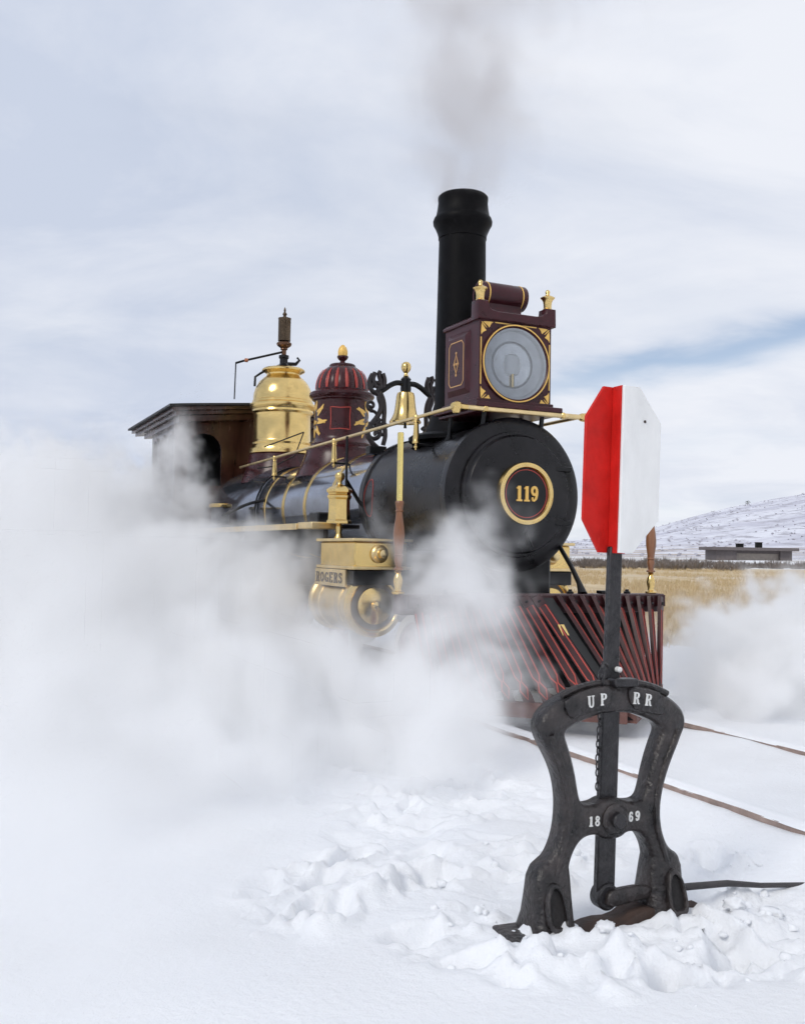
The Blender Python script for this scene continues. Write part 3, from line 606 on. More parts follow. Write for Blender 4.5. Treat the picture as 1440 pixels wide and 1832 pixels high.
P('border_stripe', m, GOLD, hl, smooth=0)
# vent barrel lying across the top
bz, bx = 3.635, -.50
P('vent_neck', M().plate(chaikin([(-.16, HZ1 + .05), (.16, HZ1 + .05), (.15, HZ1 + .09), (.10, HZ1 + .14), (.09, HZ1 + .20), (.10, HZ1 + .24), (-.10, HZ1 + .24), (-.09, HZ1 + .20), (-.10, HZ1 + .14), (-.15, HZ1 + .09)], 2), [], lambda a, b, d: (bx + a * .8, d, b), -.17, .17), MAROON2, hl)
vb = P('vent_barrel', M().lathe([(.092, -.225), (.115, -.23), (.117, -.225), (.117, .225), (.115, .23), (.092, .225)], (bx, 0, bz), 'y', 40, caps=False), MAROON2, hl)
P('barrel_lining', M().lathe([(.0925, -.228), (.0915, -.1), (.0915, .1), (.0925, .228)], (bx, 0, bz), 'y', 32, caps=False).lathe([(.091, -.09), (.091, -.08)], (bx, 0, bz), 'y', 24), DARK, hl)
for y in (-.175, .175): P('barrel_stripe', M().lathe([(.117, y - .006), (.1195, y - .005), (.1195, y + .005), (.117, y + .006)], (bx, 0, bz), 'y', 40, caps=False), GOLD, hl)
# handrail around the boiler with turned stanchions
HRZ = 2.535
hr = P('handrail', M().tube([(-6.9, -.60, 2.485), (-3.0, -.615, 2.515), (-.15, -.63, HRZ)], .017, 12).tube([(-.15, -.66, HRZ), (-.15, .72, HRZ)], .024, 12).tube([(-6.9, .62, 2.485), (-.15, .64, HRZ)], .017, 12), BRASSD)
for y in (-.645, .70):
    P('rail_knob', M().lathe([(.024, -.09), (.036, -.07), (.040, -.03), (.046, .0), (.046, .02), (.028, .04), (.024, .045)] if y > 0 else [(.024, -.05), (.030, -.04), (.046, -.01), (.048, .015), (.038, .03), (.028, .06), (.024, .10)], (-.15, y + .02, HRZ), 'y', 20), BRASS, hr)
for y in (-.35, .45): P('rail_collar', M().lathe([(.024, -.02), (.030, -.015), (.030, .015), (.024, .02)], (-.15, y, HRZ), 'y', 16, caps=False), BRASS, hr)
P('rail_joint', M().lathe([(.0, -.055), (.028, -.045), (.042, -.01), (.042, .012), (.02, .03)], (-.15, -.63, HRZ - .012), 'z', 18), BRASS, hr)
stn = [(.009, -.30), (.012, -.285), (.020, -.28), (.020, -.262), (.011, -.255), (.011, -.245), (.034, -.24), (.036, -.228), (.030, -.215), (.030, -.18), (.022, -.06), (.020, -.05), (.027, -.042), (.022, -.030), (.027, -.012), (.028, .010), (.022, .022), (.01, .026)]
for y in (-1, 1):
    for s_ in (-.93, -3.04, -5.23):
        zt_ = 2.485 + (s_ + 6.9) / 6.75 * .05; yy = (.60 + (s_ + 6.9) / 6.75 * .03) * y
        P('stanchion', M().lathe(stn, (s_, yy, zt_), 'z', 16), BRASS, hr)
        yi = math.sqrt(.645 ** 2 - (zt_ - .25 - ZB) ** 2) * y if zt_ - .25 - ZB < .64 else .1 * y
        P('stanchion_arm', M().tube([(s_, yy, zt_ - .25), (s_, yi * .98, zt_ - .25), (s_, yi * .85, zt_ - .27)], .012, 8), BLACK, hr)
# steam dome with whistle
DX_ = -6.8
sdm = P('steam_dome', M().lathe([(.60, 2.25), (.54, 2.42), (.49, 2.58), (.475, 2.68), (.44, 2.70)], (DX_, 0, 0), 'z', 64), MAROON)
P('dome_body', M().lathe([(.45, 2.68), (.482, 2.70), (.485, 2.76), (.462, 2.80), (.440, 2.83), (.446, 2.86), (.430, 2.88), (.424, 2.90), (.424, 3.26), (.43, 3.29), (.462, 3.32), (.455, 3.35), (.478, 3.38), (.490, 3.41), (.488, 3.44), (.455, 3.46), (.452, 3.49), (.440, 3.50), (.442, 3.53), (.435, 3.60), (.412, 3.68), (.365, 3.77), (.30, 3.835), (.262, 3.86), (.246, 3.885), (.250, 3.905), (.29, 3.93), (.318, 3.945), (.322, 3.962), (.30, 3.985), (.18, 4.01), (.09, 4.02)], (DX_, 0, 0), 'z', 72), BRASS, sdm)
P('valve_seat', M().lathe([(.12, 4.0), (.12, 4.03), (.075, 4.05), (.06, 4.07), (.06, 4.14), (.075, 4.15), (.075, 4.19), (.045, 4.2)], (DX_, 0, 0), 'z', 24).tube([(DX_, .07, 4.07), (DX_, .19, 4.08), (DX_ + .02, .24, 4.14), (DX_, .21, 4.18)], [.03, .028, .02, .016], 10), BLACK, sdm)
wh = P('whistle', M().lathe([(.035, 4.18), (.035, 4.27), (.055, 4.28), (.05, 4.30), (.095, 4.33), (.112, 4.355), (.112, 4.375), (.09, 4.395), (.05, 4.40)], (DX_, 0, 0), 'z', 24), mat('bronze_brown', (.14, .075, .045), .35, .9, var=.2, vscale=12))
P('whistle_bell', M().lathe([(0.0616, 4.405), (0.0933, 4.41), (0.0933, 4.735), (0.0968, 4.74), (0.0968, 4.755), (0.0792, 4.76), (0.0352, 4.765), (0.0220, 4.79), (0.0352, 4.815), (0.0264, 4.835), (0.0123, 4.85), (0.0176, 4.87), (0.0123, 4.90), (0.0000, 4.93)], (DX_, 0, 0), 'z', 28), mat('aged_bronze', (.105, .075, .05), .42, .9, var=.25, vscale=10), wh)
P('whistle_lever', M().tube([(DX_, -.03, 4.24), (DX_ - .25, -.55, 4.10), (DX_ - .28, -.66, 4.06)], .017, 8).tube([(DX_ - .28, -.655, 4.065), (DX_ - .3, -.66, 3.52)], .010, 8), BLACK, wh)
P('lever_collar', M().lathe([(.0, -.035), (.03, -.02), (.03, .02), (.0, .035)], (DX_ - .23, -.51, 4.11), 'y', 12), mat('copper', (.55, .24, .14), .3, .9), wh)
P('relief_lever', M().tube([(DX_, -.20, 3.99), (DX_ - .05, -.34, 3.90), (DX_ - .05, -.42, 3.84), (DX_ - .05, -.425, 3.70)], .018, 8), BLACK, sdm)
P('dome_step_rail', M().tube([(DX_ + .55, -.54, 2.43), (DX_ + .55, -.30, 2.47), (DX_ + .75, -.05, 2.62), (DX_ + .8, .06, 2.96)], .009, 8).tube([(DX_ + .8, .06, 2.96), (DX_ + .75, -.50, 2.72)], .009, 8), BLACK, sdm)
# sand dome
SX = -4.4
snd = P('sand_dome', M().lathe([(.58, 2.20), (.50, 2.36), (.46, 2.46), (.44, 2.53), (.44, 2.56), (.41, 2.58), (.385, 2.60), (.39, 2.63), (.365, 2.655), (.345, 2.68), (.338, 2.72), (.338, 3.15), (.345, 3.17), (.375, 3.185), (.378, 3.20), (.40, 3.215), (.415, 3.24), (.412, 3.27), (.39, 3.285), (.35, 3.295), (.335, 3.31)], (SX, 0, 0), 'z', 64), MAROON)
FLUTE = lambda a, k: 0 if k in (0, 8) else .045 * abs(math.cos(8 * a)) - .045
P('fluted_cap', M().lathe([(.330, 3.30), (.338, 3.34), (.332, 3.40), (.314, 3.46), (.282, 3.525), (.238, 3.575), (.19, 3.61), (.165, 3.625), (.155, 3.63)], (SX, 0, 0), 'z', 96, flute=FLUTE), MAROON, snd, smooth=50)
for k in range(16):                                     # vermilion leaf in each flute
    a = 2 * PI * (k + .5) / 16; ca, sa = math.cos(a), math.sin(a); m = M(); pr = [(.338, 3.318, .016), (.336, 3.37, .021), (.326, 3.42, .022), (.309, 3.47, .020), (.282, 3.525, .016), (.238, 3.575, .008)]
    v = []
    for r_, z_, w_ in pr: r2 = r_ * .985 + .004; v += [(SX + r2 * ca - w_ * sa, r2 * sa + w_ * ca, z_), (SX + (r2 + .007) * ca, (r2 + .007) * sa, z_ + .004), (SX + r2 * ca + w_ * sa, r2 * sa - w_ * ca, z_)]
    m.add(v, [q for i in range(5) for q in ((3 * i, 3 * i + 1, 3 * i + 4, 3 * i + 3), (3 * i + 1, 3 * i + 2, 3 * i + 5, 3 * i + 4))]); P('flute_leaf', m, mat('flute_red', (.36, .035, .025), .45), snd)
P('acorn_finial', M().lathe([(.165, 3.622), (.168, 3.64), (.155, 3.655), (.06, 3.665), (.035, 3.685), (.03, 3.70), (.058, 3.725), (.072, 3.75), (.070, 3.765), (.055, 3.768)], (SX, 0, 0), 'z', 28), MAROON, snd)
P('acorn', M().lathe([(.056, 3.766), (.062, 3.785), (.063, 3.82), (.054, 3.86), (.035, 3.892), (.012, 3.91), (.0, 3.912)], (SX, 0, 0), 'z', 24), GOLD, snd)
def onsand(a0): return lambda x, z, d: (SX + (.338 + d) * math.cos(a0 + x / .338), (.338 + d) * math.sin(a0 + x / .338), z)
def subdiv(p, n=6, closed=True):
    q = []
    for i in range(len(p) if closed else len(p) - 1):
        a, b = p[i], p[(i + 1) % len(p)]; q += [(a[0] + (b[0] - a[0]) * k / n, a[1] + (b[1] - a[1]) * k / n) for k in range(n)]
    return q
aF = -R(24)                                              # towards the camera
m = M(); sqp = [(-.125, 2.79), (.0, 2.80), (.125, 2.79), (.118, 2.93), (.125, 3.07), (0, 3.06), (-.125, 3.07), (-.118, 2.93)]
for c_ in (aF, aF + PI): m.strip(subdiv(sqp), .010, onsand(c_), .001, .005, True)
P('panel_stripe', m, REDSTRIPE, snd, smooth=0)
for c_ in (aF - R(74), aF + R(74), aF - R(74) + PI, aF + R(74) + PI):
    fn = onsand(c_)
    P('painted_oval', M().plate([(.085 * math.cos(t_), 2.93 + .135 * math.sin(t_)) for t_ in [2 * PI * k / 24 for k in range(24)]], [], fn, .0005, .003), OVAL, snd, smooth=0)
    m = M()
    for k in range(18):
        t_ = 2 * PI * k / 18; cx_, cz_ = .105 * math.cos(t_), 2.93 + .150 * math.sin(t_); L_ = .08 + .085 * abs(math.cos(t_)) * (1 + .4 * (k % 2)); d_ = t_ + (.5 if k % 2 else -.4); dx, dz = math.cos(d_), math.sin(d_)
        m.plate(chaikin([(cx_ - dz * .015, cz_ + dx * .015), (cx_ - dx * .02, cz_ - dz * .02), (cx_ + dz * .015, cz_ - dx * .015), (cx_ + dx * L_ * .5 + dz * .026, cz_ + dz * L_ * .5 - dx * .026), (cx_ + dx * L_, cz_ + dz * L_), (cx_ + dx * L_ * .5 - dz * .02, cz_ + dz * L_ * .5 + dx * .02)], 1), [], fn, .001 + .0002 * k, .0045 + .0003 * k)
    P('gilt_leaves', m, GOLD, snd, smooth=0)
# bell in its scrolled frame
BX = -2.5
be = P('bell', M().lathe([(.160, 2.705), (.172, 2.695), (.175, 2.71), (.150, 2.75), (.128, 2.80), (.116, 2.86), (.108, 2.93), (.102, 2.99), (.092, 3.025), (.06, 3.045), (.03, 3.05)], (BX, 0, 0), 'z', 40).lathe([(.150, 2.70), (.1, 2.80), (.0, 2.95)], (BX, 0, 0), 'z', 24, caps=False), BRASS)
P('clapper', M().tube([(BX, 0, 2.9), (BX, 0, 2.72), (BX, 0, 2.64)], [.01, .01, .018], 8), BLACK, be)
P('bell_yoke', M().tube(chaikin([(BX, -.30, 3.02), (BX, -.24, 3.06), (BX, -.19, 3.10), (BX, -.10, 3.14), (BX, 0, 3.12), (BX, .10, 3.14), (BX, .19, 3.10), (BX, .24, 3.06), (BX, .30, 3.02)], 2, False), .030, 10).lathe([(.055, 3.04), (.06, 3.07), (.052, 3.16), (.058, 3.18), (.04, 3.20), (.02, 3.21)], (BX, 0, 0), 'z', 20), BLACK, be)
P('yoke_finial', M().lathe([(.02, 3.20), (.030, 3.215), (.022, 3.23), (.018, 3.245), (.032, 3.26), (.050, 3.285), (.056, 3.315), (.050, 3.345), (.03, 3.367), (.0, 3.375)], (BX, 0, 0), 'z', 24), BRASS, be)
def scroll(cx_, cz_, r0, turns, a0, sgn, n=34): return [(cx_ + r0 * (1 - .78 * i / n) * math.cos(a0 + sgn * turns * 2 * PI * i / n), cz_ + r0 * (1 - .78 * i / n) * math.sin(a0 + sgn * turns * 2 * PI * i / n)) for i in range(n + 1)]
for sg in (-1, 1):
    cyx = .315
    def b3(pts, x=0.0, sg=sg): return [(BX + x, sg * p[0], p[1]) for p in pts]
    m = M()
    m.tube(b3(chaikin([(.30, 3.02), (.33, 2.96), (.28, 2.86), (.33, 2.74), (.42, 2.64), (.45, 2.55), (.40, 2.46), (.32, 2.40)], 3, False)), 0.0297, 8)
    m.tube(b3(chaikin([(.30, 3.00), (.26, 2.92), (.25, 2.80), (.26, 2.68), (.23, 2.55), (.26, 2.44)], 3, False)), 0.0270, 8)
    m.tube(b3(scroll(.38, 2.57, .10, 1.5, R(60), 1)), 0.0243, 8); m.tube(b3(scroll(.27, 2.60, .075, 1.4, R(150), -1)), 0.0216, 8)
    m.tube(b3(scroll(.36, 3.05, .075, 1.4, R(200), -1)), 0.0230, 8); m.tube(b3(chaikin([(.33, 2.98), (.42, 3.02), (.445, 3.10), (.42, 3.17), (.40, 3.20)], 3, False)), .024, 8)
    m.tube(b3(chaikin([(.31, 3.04), (.30, 3.13), (.33, 3.20), (.31, 3.24)], 3, False)), 0.0243, 8)
    m.tube(b3(scroll(.41, 2.86, .055, 1.3, R(250), 1)), 0.0189, 8); m.tube(b3(chaikin([(.33, 2.76), (.37, 2.80), (.42, 2.80)], 2, False)), 0.0189, 8)
    for lp in ([(.36, 3.06), (.40, 3.14), (.37, 3.22)], [(.27, 3.06), (.25, 3.14), (.28, 3.22)], [(.30, 2.72), (.35, 2.66), (.33, 2.58)]): m.tube(b3(chaikin(lp, 2, False)), 0.0270, 8)
    P('scroll_frame', m, mat('frame_dark', (.016, .010, .011), .4, var=.3), be)
    P('frame_foot', M().box((BX - .06, sg * .34 - .10, 2.33), (BX + .06, sg * .34 + .10, 2.42)), BLACK, be, bevel=.01)
P('bell_lever', M().tube([(BX, .30, 3.03), (BX, .43, 3.03)], .012, 8).lathe([(.012, .40), (.03, .41), (.03, .46), (.015, .47)], (BX, 0, 3.03), 'y', 12), BRASS, be)
P('bell_cord', M().tube([(BX - .05, -.25, 2.45), (BX + .1, -.30, 2.46)], .01, 6).tube([(BX, .40, 3.15), (BX + .9, .25, 3.45)], .006, 6), BLACK, be)
# cylinders, steam chests, name plates
SC = -1.10
for sg in (-1, 1):
    cyl = P('cylinder', M().lathe([(.268, -2.08), (.285, -2.07), (.285, -2.02), (.262, -2.0), (.262, -1.86), (.270, -1.855), (.270, -1.825), (.262, -1.82), (.262, -1.34), (.270, -1.335), (.270, -1.305), (.262, -1.30), (.262, -1.20), (.285, -1.19), (.288, -1.12), (.26, -1.11)], (0, sg * .95, .79), 'x', 56), BRASSD)
    P('cylinder_head', M().lathe([(.288, -1.118), (.292, -1.10), (.280, -1.075), (.245, -1.065), (.228, -1.075), (.215, -1.095)], (0, sg * .95, .79), 'x', 56), BRASS, cyl)
    P('head_groove', M().lathe([(.216, -1.094), (.165, -1.092)], (0, sg * .95, .79), 'x', 48), mat('grey_brown_paint', (.10, .075, .06), .5), cyl)
    P('head_boss', M().lathe([(.172, -1.093), (.170, -1.06), (.14, -1.045), (.05, -1.035), (.04, -1.01), (.028, -1.005), (.0, -1.0)], (0, sg * .95, .79), 'x', 40), BRASS, cyl)
    P('cylinder_frame', M().box((-2.0, min(sg * .62, sg * 1.18), .98), (-1.02, max(sg * .62, sg * 1.18), 1.118)), BLACK, cyl, bevel=.012)
    ch = P('steam_chest', M().box((-1.92, min(sg * .64, sg * 1.17), 1.12), (-1.04, max(sg * .64, sg * 1.17), 1.375)), BRASS, bevel=.015)
    P('chest_lid', M().box((-1.96, min(sg * .60, sg * 1.205), 1.376), (-1.0, max(sg * .60, sg * 1.205), 1.405)), BRASSD, ch, bevel=.008)
    P('chest_base', M().box((-1.955, min(sg * .61, sg * 1.20), 1.119), (-1.005, max(sg * .61, sg * 1.20), 1.15)), BRASSD, ch, bevel=.006)
    P('valve_boss', M().lathe([(.085, -1.04), (.085, -1.02), (.07, -1.01), (.06, -.985), (.045, -.98), (.04, -.92), (.025, -.91)], (0, sg * .93, 1.265), 'x', 28), BRASSD, ch)
    pf = (lambda x, y, d: (x, sg * (1.185 + d), y))
    npn = P('maker_plate', M().plate([(-1.97, .955), (-1.18, .955), (-1.18, 1.115), (-1.97, 1.115)], [], (lambda x, y, d, sg=sg: (x, sg * (1.185 + d), y)), -.004, .018, inset=.004), BRASSD, cyl)
    for k, s_ in enumerate('ROGERS'):
        m = M()
        if sg < 0: text(m, s_, -1.935 + k * .74 * .16, .985, .10, (lambda x, y, d: (x, -(1.203 + d), y)), -.001, .006, .74, 1.6)
        else: text(m, s_, 1.215 + k * .74 * .16, .985, .10, (lambda x, y, d: (-x, 1.203 + d, y)), -.001, .006, .74, 1.6)
        P('letter', m, mat('raised_dark_letters', (.10, .075, .05), .5), npn, smooth=0)
    lub = P('oil_lamp_column', M().lathe([(.03, 1.40), (.05, 1.41), (.035, 1.44), (.026, 1.47), (.034, 1.52), (.026, 1.545), (.07, 1.56)], (-2.0, sg * .95, 0), 'z', 16), BRASS)
    P('lantern_body', M().lathe([(.10, 1.555), (.128, 1.56), (.128, 1.585), (.112, 1.60), (.108, 1.70), (.108, 1.80), (.122, 1.82), (.124, 1.84), (.112, 1.85), (.118, 1.868), (.132, 1.875), (.132, 1.90), (.10, 1.925), (.055, 1.945), (.03, 1.955)], (-2.0, sg * .95, 0), 'z', 6, a0=R(20)), BRASS, lub, smooth=20)
    P('lantern_finial', M().lathe([(.03, 1.95), (.022, 1.97), (.024, 1.985), (.046, 2.01), (.052, 2.035), (.045, 2.06), (.02, 2.08), (.0, 2.083)], (-2.0, sg * .95, 0), 'z', 18), BRASS, lub)
    P('oil_pipe', M().tube([(-2.05, sg * .86, 1.9), (-2.05, sg * .86, 2.45)], .014, 8).tube([(-2.05, sg * .86, 2.0), (-2.1, sg * .70, 1.8), (-2.12, sg * .6, 1.7)], .02, 8), BLACK, lub)
    # running board
    rb = P('running_board', M().box((-7.6, min(sg * .66, sg * 1.19), 1.515), (-2.15, max(sg * .66, sg * 1.19), 1.555)), BLACK, bevel=.006)
    P('brass_edge', M().box((-7.6, min(sg * 1.191, sg * 1.215), 1.50), (-2.55, max(sg * 1.191, sg * 1.215), 1.565)), BRASSD, rb, bevel=.006)
    P('board_end', M().box((-2.548, min(sg * .9, sg * 1.20), 1.505), (-2.12, max(sg * .9, sg * 1.20), 1.575)), BRASSD, rb, bevel=.01)
    P('oil_box', M().box((-3.05, min(sg * .72, sg * .9), 1.556), (-2.75, max(sg * .72, sg * .9), 1.70)), BLACK, rb, bevel=.02)
    P('valance', M().box((-7.5, min(sg * .95, sg * 1.0), 1.25), (-2.3, max(sg * .95, sg * 1.0), 1.514)), BLACK, rb)
    pm = P('feed_pump', M().lathe([(.15, 1.556), (.15, 1.60), (.125, 1.62), (.125, 1.86)], (-6.45, sg * 1.0, 0), 'z', 24), mat('pump_grey', (.12, .12, .135), .4, .4))
    P('pump_cap', M().lathe([(.155, 1.861), (.16, 1.87), (.16, 1.905), (.15, 1.915), (.04, 1.93)], (-6.45, sg * 1.0, 0), 'z', 24), BRASS, pm)
    P('injector_pipe', M().tube(chaikin([(-6.3, sg * 1.0, 1.75), (-6.0, sg * .95, 1.8), (-5.8, sg * .8, 1.9), (-5.6, sg * .62, 1.95)], 2, False), .022, 8), BLACK, pm)
# wheels
def wheel(name, s_, sg, r, nsp):
    w_ = P(name, M().lathe([(r * .16, -.06), (r * .2, -.05), (r * .2, .07), (r * .10, .09), (.0, .095)], (s_, sg * .74, r), 'y', 24), REDW)
    if sg < 0: w_.data.transform(Matrix.Translation((0, 2 * sg * .74, 0)) @ Matrix.Scale(-1, 4, (0, 1, 0))); w_.data.flip_normals()
    P('tyre', M().lathe([(r * .88, -.07), (r + .025, -.07), (r + .02, -.04), (r, -.03), (r, .065), (r * .985, .072), (r * .90, .072), (r * .88, .06), (r * .88, -.07)], (s_, sg * .74, r), 'y', 56, caps=False), TYRE, w_)
    P('rim', M().lathe([(r * .80, -.05), (r * .88, -.05), (r * .88, .05), (r * .80, .05), (r * .80, -.05)], (s_, sg * .74, r), 'y', 56, caps=False), REDW, w_)
    for k in range(nsp):
        a = 2 * PI * k / nsp; d = Vector((math.sin(a), 0, math.cos(a))); c = Vector((s_, sg * .74, r))
        P('spoke', M().beam(c + d * r * .17, c + d * r * .82, (0, 1, 0), .07, .055), REDW, w_)
for sg in (-1, 1):
    for s_ in (-5.42, -7.95): wheel('driving_wheel', s_, sg, .725, 14)
    for s_ in (-.55, -2.35): wheel('leading_wheel', s_, sg, .36, 10)
    P('side_rod', M().box((-8.1, sg * .86 - .02, .55), (-5.2, sg * .86 + .02, .66)), mat('bright_steel', (.5, .5, .5), .3, 1), bevel=.01)
    P('frame_bar', M().box((-9.5, sg * .55 - .04, .66), (-.4, sg * .55 + .04, .86)), BLACK)
# pilot beam, flag staffs, slatted pilot
pb = P('pilot_beam', M().box((.14, -1.32, .80), (.285, 1.25, .958)), mat('beam_maroon_grey', (.072, .038, .042), .45, var=.3, vscale=6), bevel=.008)
for y in (-.9, -.3, .3, .9): P('beam_bolt', M().lathe([(.03, .958), (.03, .975), (.018, .98), (.015, .995)], (.21, y, 0), 'z', 8), BLACK, pb)
P('lifting_lug', M().box((.17, .60, .959), (.25, .74, .985)), BLACK, pb, bevel=.006)
fsb = [(.045, .958), (.05, .965), (.05, .975), (.030, .985), (.026, 1.0), (.034, 1.03), (.038, 1.06), (.032, 1.095), (.020, 1.12), (.032, 1.13), (.020, 1.142)]
fsw = [(.020, 1.14), (.040, 1.15), (.040, 1.16), (.024, 1.17), (.028, 1.20), (.036, 1.23), (.030, 1.255), (.040, 1.262), (.030, 1.275), (.034, 1.31), (.044, 1.38), (.046, 1.43), (.040, 1.49), (.030, 1.55), (.026, 1.60), (.030, 1.605), (.034, 1.612), (.026, 1.62), (.032, 1.66), (.036, 1.675), (.030, 1.69)]
for sg in (-1, 1):
    fs = P('flag_staff', M().lathe(fsw, (.20, sg * 1.20 - (.11 if sg < 0 else 0.03), 0), 'z', 20), WOOD)
    y_ = sg * 1.20 - (.11 if sg < 0 else .03)
    P('staff_base', M().lathe(fsb, (.20, y_, 0), 'z', 20), BRASS, fs)
    P('staff_tube', M().lathe([(.022, 1.688), (.0245, 1.69), (.0245, 2.225), (.020, 2.23)], (.20, y_, 0), 'z', 16), mat('bright_brass_tube', (.86, .68, .25), .22, 1.0), fs)
pil = P('pilot', M().beam((.365, -1.28, .90), (.365, 1.23, .90), (0, 0, 1), .10, .035), PILOTM)
for sg in (-1, 1): P('bottom_rail', M().beam((.46, sg * (1.16 if sg < 0 else 1.10), .13), (1.46, sg * .02, .13), (0, 0, 1), .11, .07), mat('bottom_timber', (.12, .055, .045), .6, var=.3, vscale=8), pil)
P('nose_board', M().add([(.385, -.05, .93), (.385, .05, .93), (1.47, .035, .10), (1.47, -.035, .10), (.36, -.05, .90), (.36, .05, .90), (1.41, .035, .10), (1.41, -.035, .10)], [(0, 1, 2, 3), (7, 6, 5, 4), (0, 3, 7, 4), (1, 5, 6, 2), (0, 4, 5, 1), (3, 2, 6, 7)]), BLACK, pil)
P('shade_backing', M().box((.215, -1.12, .16), (.255, 1.12, .799)), BLACK, pil, bevel=.01)  # black sheet added so the gaps between the slats look shaded
NS = 10
pil.location.x = -.06
for sg in (-1, 1):
    for i in range(NS):
        ut = (.115 + i * .122) * (1 if sg < 0 else .965); k = (i + .55) / NS; p0 = Vector((.392, sg * ut, .935)); p1 = Vector((1.46 - k * 1.0, sg * (.03 + k * (1.12 if sg < 0 else 1.07)), .115)) + Vector((.02, 0, 0))
        t = (p1 - p0).normalized(); nrm = Vector((.75, sg * .62, .35)); nrm = (nrm - t * nrm.dot(t)).normalized(); wd = t.cross(nrm).normalized()
        L_ = (p1 - p0).length; m = M(); m.beam(p0, p1, wd, .078, .030)
        def sfn(a, b, d, p0=p0, t=t, wd=wd, nrm=nrm): return tuple(p0 + t * b + wd * a + nrm * (.0148 + d))
        st = [(-.026, .12), (.026, .12), (.026, L_ * .70), (.006, L_ * .755), (.028, L_ * .82), (0, L_ * .90), (-.028, L_ * .82), (-.006, L_ * .755), (-.026, L_ * .70)]
        m.strip(st, .0095, sfn, 0, .0028, True, 1)
        P('slat', m, [PILOTM, REDSTRIPE], pil, smooth=0)
        P('slat_bolt', M().lathe([(.014, 0), (.012, .012), (.0, .014)], tuple(p0 + t * .06 + nrm * .012), 'x', 8), BLACK, pil)
P('brass_tag', M().add([(.70, -.115, .735), (.70, -.055, .735), (.775, -.055, .655), (.775, -.115, .655), (.69, -.115, .725), (.69, -.055, .725), (.765, -.055, .645), (.765, -.115, .645)], [(0, 1, 2, 3), (7, 6, 5, 4), (0, 3, 7, 4), (1, 5, 6, 2), (0, 4, 5, 1), (3, 2, 6, 7)]), BRASS, pil)
# cab
CF, CB, CY_ = -8.05, -10.15, 1.27
cab = empty('cab', (0, 0, 0)); cab.parent = LO
def archwin(cx_, hw, zb, zs): return [(cx_ - hw, zb), (cx_ + hw, zb)] + arc(cx_, zs, hw, hw, 0, 180, 13)
wl = [archwin(-8.52, .22, 2.15, 2.90), archwin(-9.15, .22, 2.15, 2.90), archwin(-9.72, .22, 2.15, 2.90)]
for sg in (-1, 1):
    P('side_wall', M().plate([(CB, 1.35), (CF - .06, 1.35), (CF - .06, 3.24), (CB, 3.24)], wl, (lambda x, z, d, sg=sg: (x, sg * (CY_ + d), z)), -.05, 0), WALNUT, cab, smooth=0)
    for a in wl:
        P('window_frame', M().strip([a[0]] + [a[1]] + a[2:], .045, (lambda x, z, d, sg=sg: (x, sg * (CY_ + d), z)), -.03, .03, True), WALNUT, cab, smooth=0)
fw = [archwin(-.86, .29, 2.25, 2.82), archwin(.86, .29, 2.25, 2.82)]
ffw = lambda y, z, d: (CF + d, y, z)
P('front_wall', M().plate([(-CY_, 1.35), (CY_, 1.35), (CY_, 3.28)] + [(CY_ - 2 * CY_ * k / 12, 3.28 + .12 * math.sin(PI * k / 12)) for k in range(1, 12)] + [(-CY_, 3.28)], fw, ffw, -.06, 0), WALNUT, cab, smooth=0)
for a in fw: P('window_frame', M().strip(a, .05, ffw, -.03, .025, True), WALNUT, cab, smooth=0)
P('back_wall', M().box((CB, -CY_ + .051, 1.35), (CB + .05, CY_ - .051, 3.36)), DARK, cab, smooth=0)
P('backhead', M().lathe([(.7, -8.5), (.7, -8.2)], (0, 0, ZB), 'x', 32).box((-10.1, -CY_ + .06, 1.2), (-8.12, CY_ - .06, 1.34)), DARK, cab)
def roofsec(o, y0): return [(-y0 + 2 * y0 * k / 20, 3.41 + o + .13 * (1 - abs(k - 10) / 10.0) ** .9) for k in range(21)]
def roofslab(y0, o0, o1): a = roofsec(o0, y0); b = roofsec(o1, y0); return a + b[::-1]
rx0, rx1 = -11.2, -7.55
P('cab_roof', M().plate(roofslab(1.52, .0, .035), [], lambda y, z, d: (d, y, z), rx0, rx1), ROOFM, cab)
P('cornice', M().plate(roofslab(1.46, -.055, -.001), [], lambda y, z, d: (d, y, z), rx0 + .05, rx1 - .06), WALNUT, cab)
P('cornice', M().plate(roofslab(1.40, -.11, -.056), [], lambda y, z, d: (d, y, z), rx0 + .1, rx1 - .13), WALNUT, cab)
P('frieze', M().plate(roofslab(1.33, -.20, -.111), [], lambda y, z, d: (d, y, z), rx0 + .6, rx1 - .22), WALNUT, cab)
for sg in (-1, 1):
    P('corner_post', M().box((CF - .055, sg * (CY_ + .012) - .045, 1.35), (CF + .025, sg * (CY_ + .012) + .045, 3.2)), WALNUT, cab, bevel=.008)

# tender, mostly lost in the steam
TE = empty('tender', tuple(tl(-13.6, 0, 0)), (0, 0, RZ)); tag(TE, 'dark maroon tender behind the cab, almost lost in the steam', 'tender')
obj('tank', M().box((-2.4, -1.25, 1.15), (2.3, 1.25, 2.25)), MAROON, TE, bevel=.04)
obj('coping', M().box((-2.45, -1.3, 2.251), (2.35, 1.3, 2.36)), BLACK, TE, bevel=.02)
obj('frame', M().box((-2.7, -1.2, .85), (2.7, 1.2, 1.149)), BLACK, TE, bevel=.02)
for x in (-1.9, -.9, .9, 1.9):
    for y in (-.74, .74): obj('wheel', M().lathe([(.1, -.06), (.38, -.06), (.40, -.03), (.36, .05), (.1, .06)], (x, y, .38), 'y', 28), BLACK, TE)

